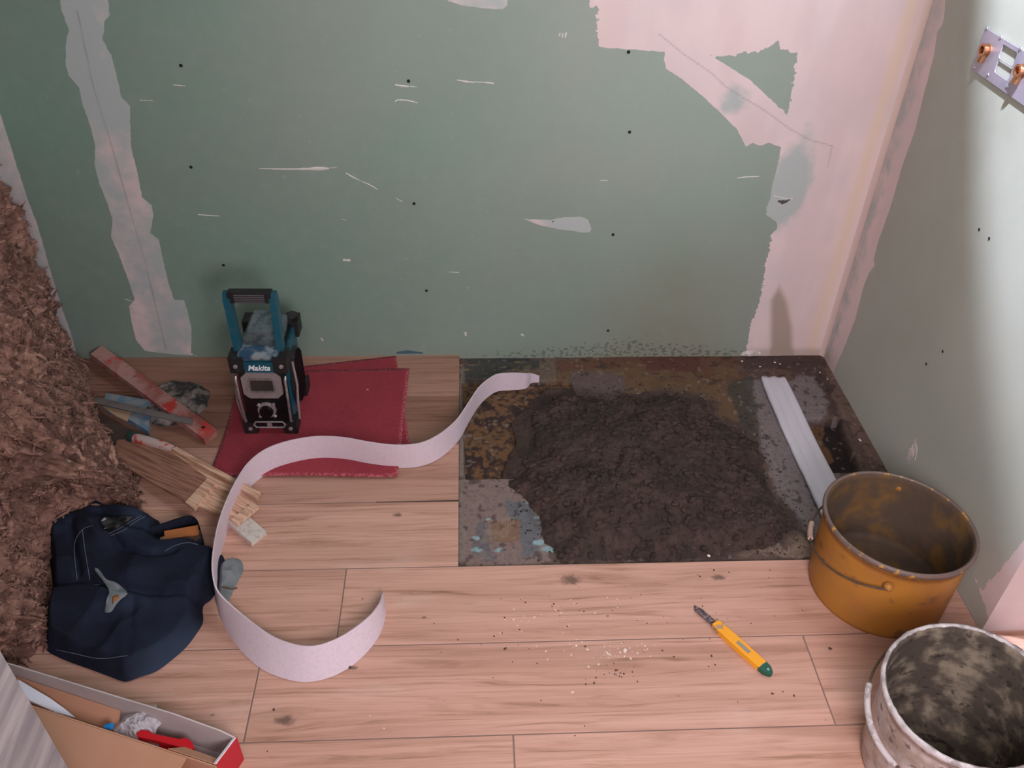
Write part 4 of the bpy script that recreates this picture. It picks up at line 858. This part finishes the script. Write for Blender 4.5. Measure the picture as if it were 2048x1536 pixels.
ins = gridmesh('insulation_batt', Xi, Yi, Zi, WOOL, None, True); tag(ins, 'shaggy reddish brown mineral wool insulation heaped against the left wall', 'insulation')
# loose tufts standing proud of the surface
bm = bmesh.new(); idx = rng.integers(0, 300*nt, 5200)
for q_ in idx:
    i, j = divmod(int(q_), nt)
    p = Vector((Xi[i, j], Yi[i, j], Zi[i, j])); nrm = Vector(Nm[i, j]); 
    tan = nrm.orthogonal().normalized(); tan.rotate(Matrix.Rotation(random.random()*6.28, 3, nrm)); q9 = random.random() < .12; L = random.uniform(.02, .045) if q9 else random.uniform(.006, .020); w = random.uniform(.002, .0045) if q9 else random.uniform(.0010, .0028)
    d1 = (tan+nrm*random.uniform(.1, .7)).normalized(); bend = Vector((random.gauss(0, .3), random.gauss(0, .3), random.gauss(-.2, .3)))
    P = [p-nrm*.003, p+d1*L*.4, p+(d1+bend*.5)*L*.8, p+(d1+bend)*L]; P = [Vector((max(v.x, XL+.012), min(v.y, -.004), max(v.z, .001))) for v in P]
    if (P[0]-P[3]).length < .004: continue
    tube(bm, P, [w*.6, w, w*.8, w*.15], 5)
tf = bm_obj('loose_tufts', bm, WOOL, ins, True); tf['kind'] = 'stuff'

# ================================================================== CARDBOARD BOX AND ITS CONTENTS
CB = simple('brown_card', (190, 140, 112), .85, dirt=(176, 126, 98), scale=6, amt=.6); CW = simple('white_card_inside', (196, 182, 180), .8, dirt=(182, 168, 166), scale=20, amt=.5); CR = simple('red_printed_card', (190, 30, 48), .5); CWE = simple('white_card_edge', (232, 226, 230), .7)
H = .085
q0 = fl(18, 1326, H); q1 = fl(471, 1468, H); U2 = (q1-q0)[:2]; Lx = float(np.linalg.norm(U2)); U2 = U2/Lx; Vd = fl(428, 1532, H)[:2]-q1[:2]; Vd = Vd/np.linalg.norm(Vd); Wd = .057
BX = thing('cardboard_box', (q1[0], q1[1], 0), 'long open cardboard box, white inside with a red end, in the bottom left foreground', 'box')
def bp(u, v, z): p = q1[:2]+U2*u+Vd*v; return (p[0], p[1], z)
def panel(name, pts, mat, th_=.002, par=BX):
    V = [bp(*p) for p in pts]; a = Vector(V[1])-Vector(V[0]); b = Vector(V[-1])-Vector(V[0]); nv = a.cross(b).normalized()*th_
    V2 = [tuple(Vector(v)+nv) for v in V]; k = len(V); Fc = [tuple(range(k))[::-1], tuple(range(k, 2*k))]+[(i, (i+1) % k, (i+1) % k+k, i+k) for i in range(k)]
    o = mesh(name, V+V2, Fc, mat, None); return child(o, par)
panel('back_panel', [(-Lx-.05, 0, .001), (0, 0, .001), (0, 0, H-.012), (-.03, 0, H-.002), (-.12, 0, H+.006), (-.3, 0, H+.003), (-Lx-.05, 0, H)], CW, .0025)
panel('base', [(-Lx-.05, 0, .001), (0, 0, .001), (0, Wd, .001), (-Lx-.05, Wd, .001)], CW, .002)
panel('front_panel', [(-Lx-.05, Wd, .001), (0, Wd, .001), (0, Wd, H*.92), (-Lx-.05, Wd, H*.98)], CB, .0025)
ep = panel('end_panel', [(0.001, 0, .001), (0.001, Wd, .001), (0.001, Wd, H-.002), (0.001, 0, H-.010)], CR, .003); ep['label'] = 'red printed end panel'
panel('end_edge', [(-.004, .002, H-.012), (-.004, Wd, H-.004), (.0005, Wd, H-.002), (.0005, .002, H-.010)], CWE, .002)
panel('lid_flap', [(-Lx-.05, Wd+.003, H*.98), (-.055, Wd+.003, H*.92), (-.075, Wd+.15, .010), (-Lx-.05, Wd+.2, .004)], CB, .002)
panel('inner_flap', [(-Lx-.05, .004, H*.62), (-.24, .004, H*.55), (-.225, .034, .03), (-Lx-.05, .040, .035)], CB, .002)
panel('end_flap', [(-.095, Wd-.002, H*.90), (-.004, Wd-.002, H*.90), (-.002, Wd-.018, H*.7), (-.08, Wd-.020, H*.70)], CB, .0015)
def inb(px, py, z): p = fl(px, py, z); return p
pm = np.array([inb(a, b, .055) for a, b in [(40,1365),(66,1380),(100,1398),(130,1418),(150,1434),(110,1424),(72,1408),(40,1395)]])
bm = bmesh.new(); prism(bm, [p[:2] for p in pm], .052, [.066, .064, .060, .056, .054, .055, .058, .060]); tag(bm_obj('folded_paper', bm, simple('white_paper', (236, 238, 250), .6)), 'folded white paper inside the open cardboard box', 'paper')
# clear bag
t = Mt('clear_plastic_film', .12); t.col((.92, .90, .96)); t.b.inputs['Transmission Weight'].default_value = .0; t.b.inputs['Alpha'].default_value = .5
t.bump(t.noise(40, 3, dist=2.), 1., .01)
out = [(222,1452),(232,1440),(245,1425),(262,1418),(285,1408),(303,1400),(310,1402),(308,1418),(318,1424),(324,1428),(318,1440),(310,1448),(306,1460),(290,1464),(272,1472),(250,1466),(232,1460)]
def bh(X, Y, d): return .045+ss(0, .02, d)*(.018+.016*np.abs(fbm(X*40, Y*40, 3, 101)))
bag = drape('clear_bag', out, (275, 1440), .06, bh, t.m, n=100, m_=36); tag(bag, 'crinkled clear plastic bag inside the open cardboard box', 'plastic bag')
cp = fl(217, 1451, .062); bm = bmesh.new(); bmesh.ops.create_cone(bm, cap_ends=True, segments=20, radius1=.0062, radius2=.0058, depth=.012)
for v in bm.verts: v.co = Matrix.Rotation(1.3, 3, 'Y') @ v.co+Vector((cp[0], cp[1], cp[2]-.004))
cap = bm_obj('bottle_cap', bm, simple('blue_cap', (30, 130, 200), .4), None, True); tag(cap, 'small bright blue cap beside the clear bag in the box', 'cap')
# red toothed plastic wedges
RP = simple('red_plastic', (190, 22, 34), .35)
def clip(pts, z, label, gear):
    P = [fl(a, b, z) for a, b in pts]; bm = bmesh.new(); prism(bm, [p[:2] for p in P], z-.012, z)
    o = bm_obj('tile_clip', bm, RP, None, True, .002); tag(o, label, 'tile clip', 'red tile levelling pieces in the box'); return o
clip([(273,1466),(282,1460),(298,1461),(304,1467),(360,1478),(372,1475),(384,1484),(388,1494),(380,1502),(352,1492),(310,1480),(275,1474)], .060, 'upper red plastic tile levelling piece with a toothed round end, in the box', 1)
clip([(318,1486),(340,1484),(372,1494),(384,1504),(376,1509),(344,1502),(318,1494)], .046, 'lower red plastic tile levelling piece half under another in the box', 0)

# ================================================================== GREY WOOD-GRAIN PANEL IN THE FOREGROUND
t = Mt('grey_wood_grain', .7); n_ = t.noise(1.3, 5, stretch=(8, 3.2, 24), dist=.6); c = t.mix(t.step(.3, .7, n_), C(176, 168, 168), C(132, 126, 130)); t.col(c); t.bump(n_, .2, .002)
e0 = fl(205, 1655, 0.)
bm = bmesh.new(); box(bm, e0[0]-.035, e0[0], -1.98, e0[1], 0., .62)
for v in bm.verts:
    if v.co.y > -1.5: v.co.x += 0.
o = bm_obj('wood_grain_panel', bm, t.m, None, True, .008, 3); tag(o, 'grey wood-grain panel standing upright at the bottom left corner of the view', 'panel')

# ================================================================== PIPE BRACKET ON THE RIGHT WALL
PLT = simple('galvanised_plate', (176, 168, 182), .4, .55, dirt=(150, 146, 166), scale=14, amt=.6); BR = simple('brass', (206, 150, 110), .25, .9, dirt=(150, 90, 60), scale=60)
ya, yb_ = -.262, -.56; z0, z1 = .922, 1.004
br = thing('pipe_bracket', (XR, -.40, z0), 'galvanised pipe bracket with brass fittings screwed to the upper right wall', 'bracket')
bm = bmesh.new()
def loop(pts): vs_ = [bm.verts.new(p) for p in pts]; return [bm.edges.new((vs_[i], vs_[(i+1) % len(vs_)])) for i in range(len(vs_))]
def rrect(y0_, y1_, za, zb, r=.006, n=4):
    o_ = []
    for cy_, cz_, a0 in ((y1_-r, zb-r, 0), (y0_+r, zb-r, 90), (y0_+r, za+r, 180), (y1_-r, za+r, 270)):
        for k in range(n+1): a = math.radians(a0+90*k/n); o_.append((XR-.0035, cy_+r*math.cos(a), cz_+r*math.sin(a)))
    return o_
E_ = loop(rrect(yb_, ya, z0, z1, .004))
for (cpx, cpy) in ((2019, 110), (2010, 139)):
    y, z = rw(cpx, cpy); E_ += loop(rrect(y-.030, y+.026, z-.013, z+.013, .005))
for (cpx, cpy) in ((2019, 110), (2010, 139)):
    y, z = rw(cpx, cpy); E_ += loop(rrect(y-.030-.145, y+.026-.145, z-.013, z+.013, .005))
bmesh.ops.triangle_fill(bm, edges=E_, use_beauty=True)
pl_ = bm_obj('plate', bm, PLT, None); md = pl_.modifiers.new('t', 'SOLIDIFY'); md.thickness = .0025; md.offset = 0; child(pl_, br)
for cpx, cpy in ((1978, 104), (2049, 146)):
    y, z = rw(cpx, cpy); bm = bmesh.new(); n = 24
    prof = [(.010, -.002), (.013, -.002), (.013, -.006), (.0105, -.007), (.0105, -.012), (.0125, -.013), (.0125, -.017), (.008, -.017), (.0075, -.008), (0, -.008)]
    rg_ = [[bm.verts.new((XR+d_, y+r*math.cos(2*math.pi*k/n), z+.004+r*math.sin(2*math.pi*k/n))) for k in range(n)] for r, d_ in prof]
    for a, b in zip(rg_, rg_[1:]):
        for k in range(n): bm.faces.new((a[k], a[(k+1) % n], b[(k+1) % n], b[k]))
    f_ = child(bm_obj('pipe_fitting', bm, BR, None, True), br)
    bm = bmesh.new(); tube(bm, [(XR-.010, y, z-.004), (XR-.012, y, z-.020)], .0075, 12); child(bm_obj('elbow', bm, BR, None, True), br)
for cpx, cpy in [(1978,57),(2006,75),(1953,135),(1980,150),(2019,173),(2046,98)]:
    y, z = rw(cpx, cpy); bm = bmesh.new(); bmesh.ops.create_uvsphere(bm, u_segments=12, v_segments=8, radius=.0042)
    for v in bm.verts: v.co = Vector((XR-.005+v.co.x*.5, y+v.co.y, z+v.co.z))
    child(bm_obj('screw', bm, simple('screw_zinc', (190, 186, 196), .3, .8), None, True), br)
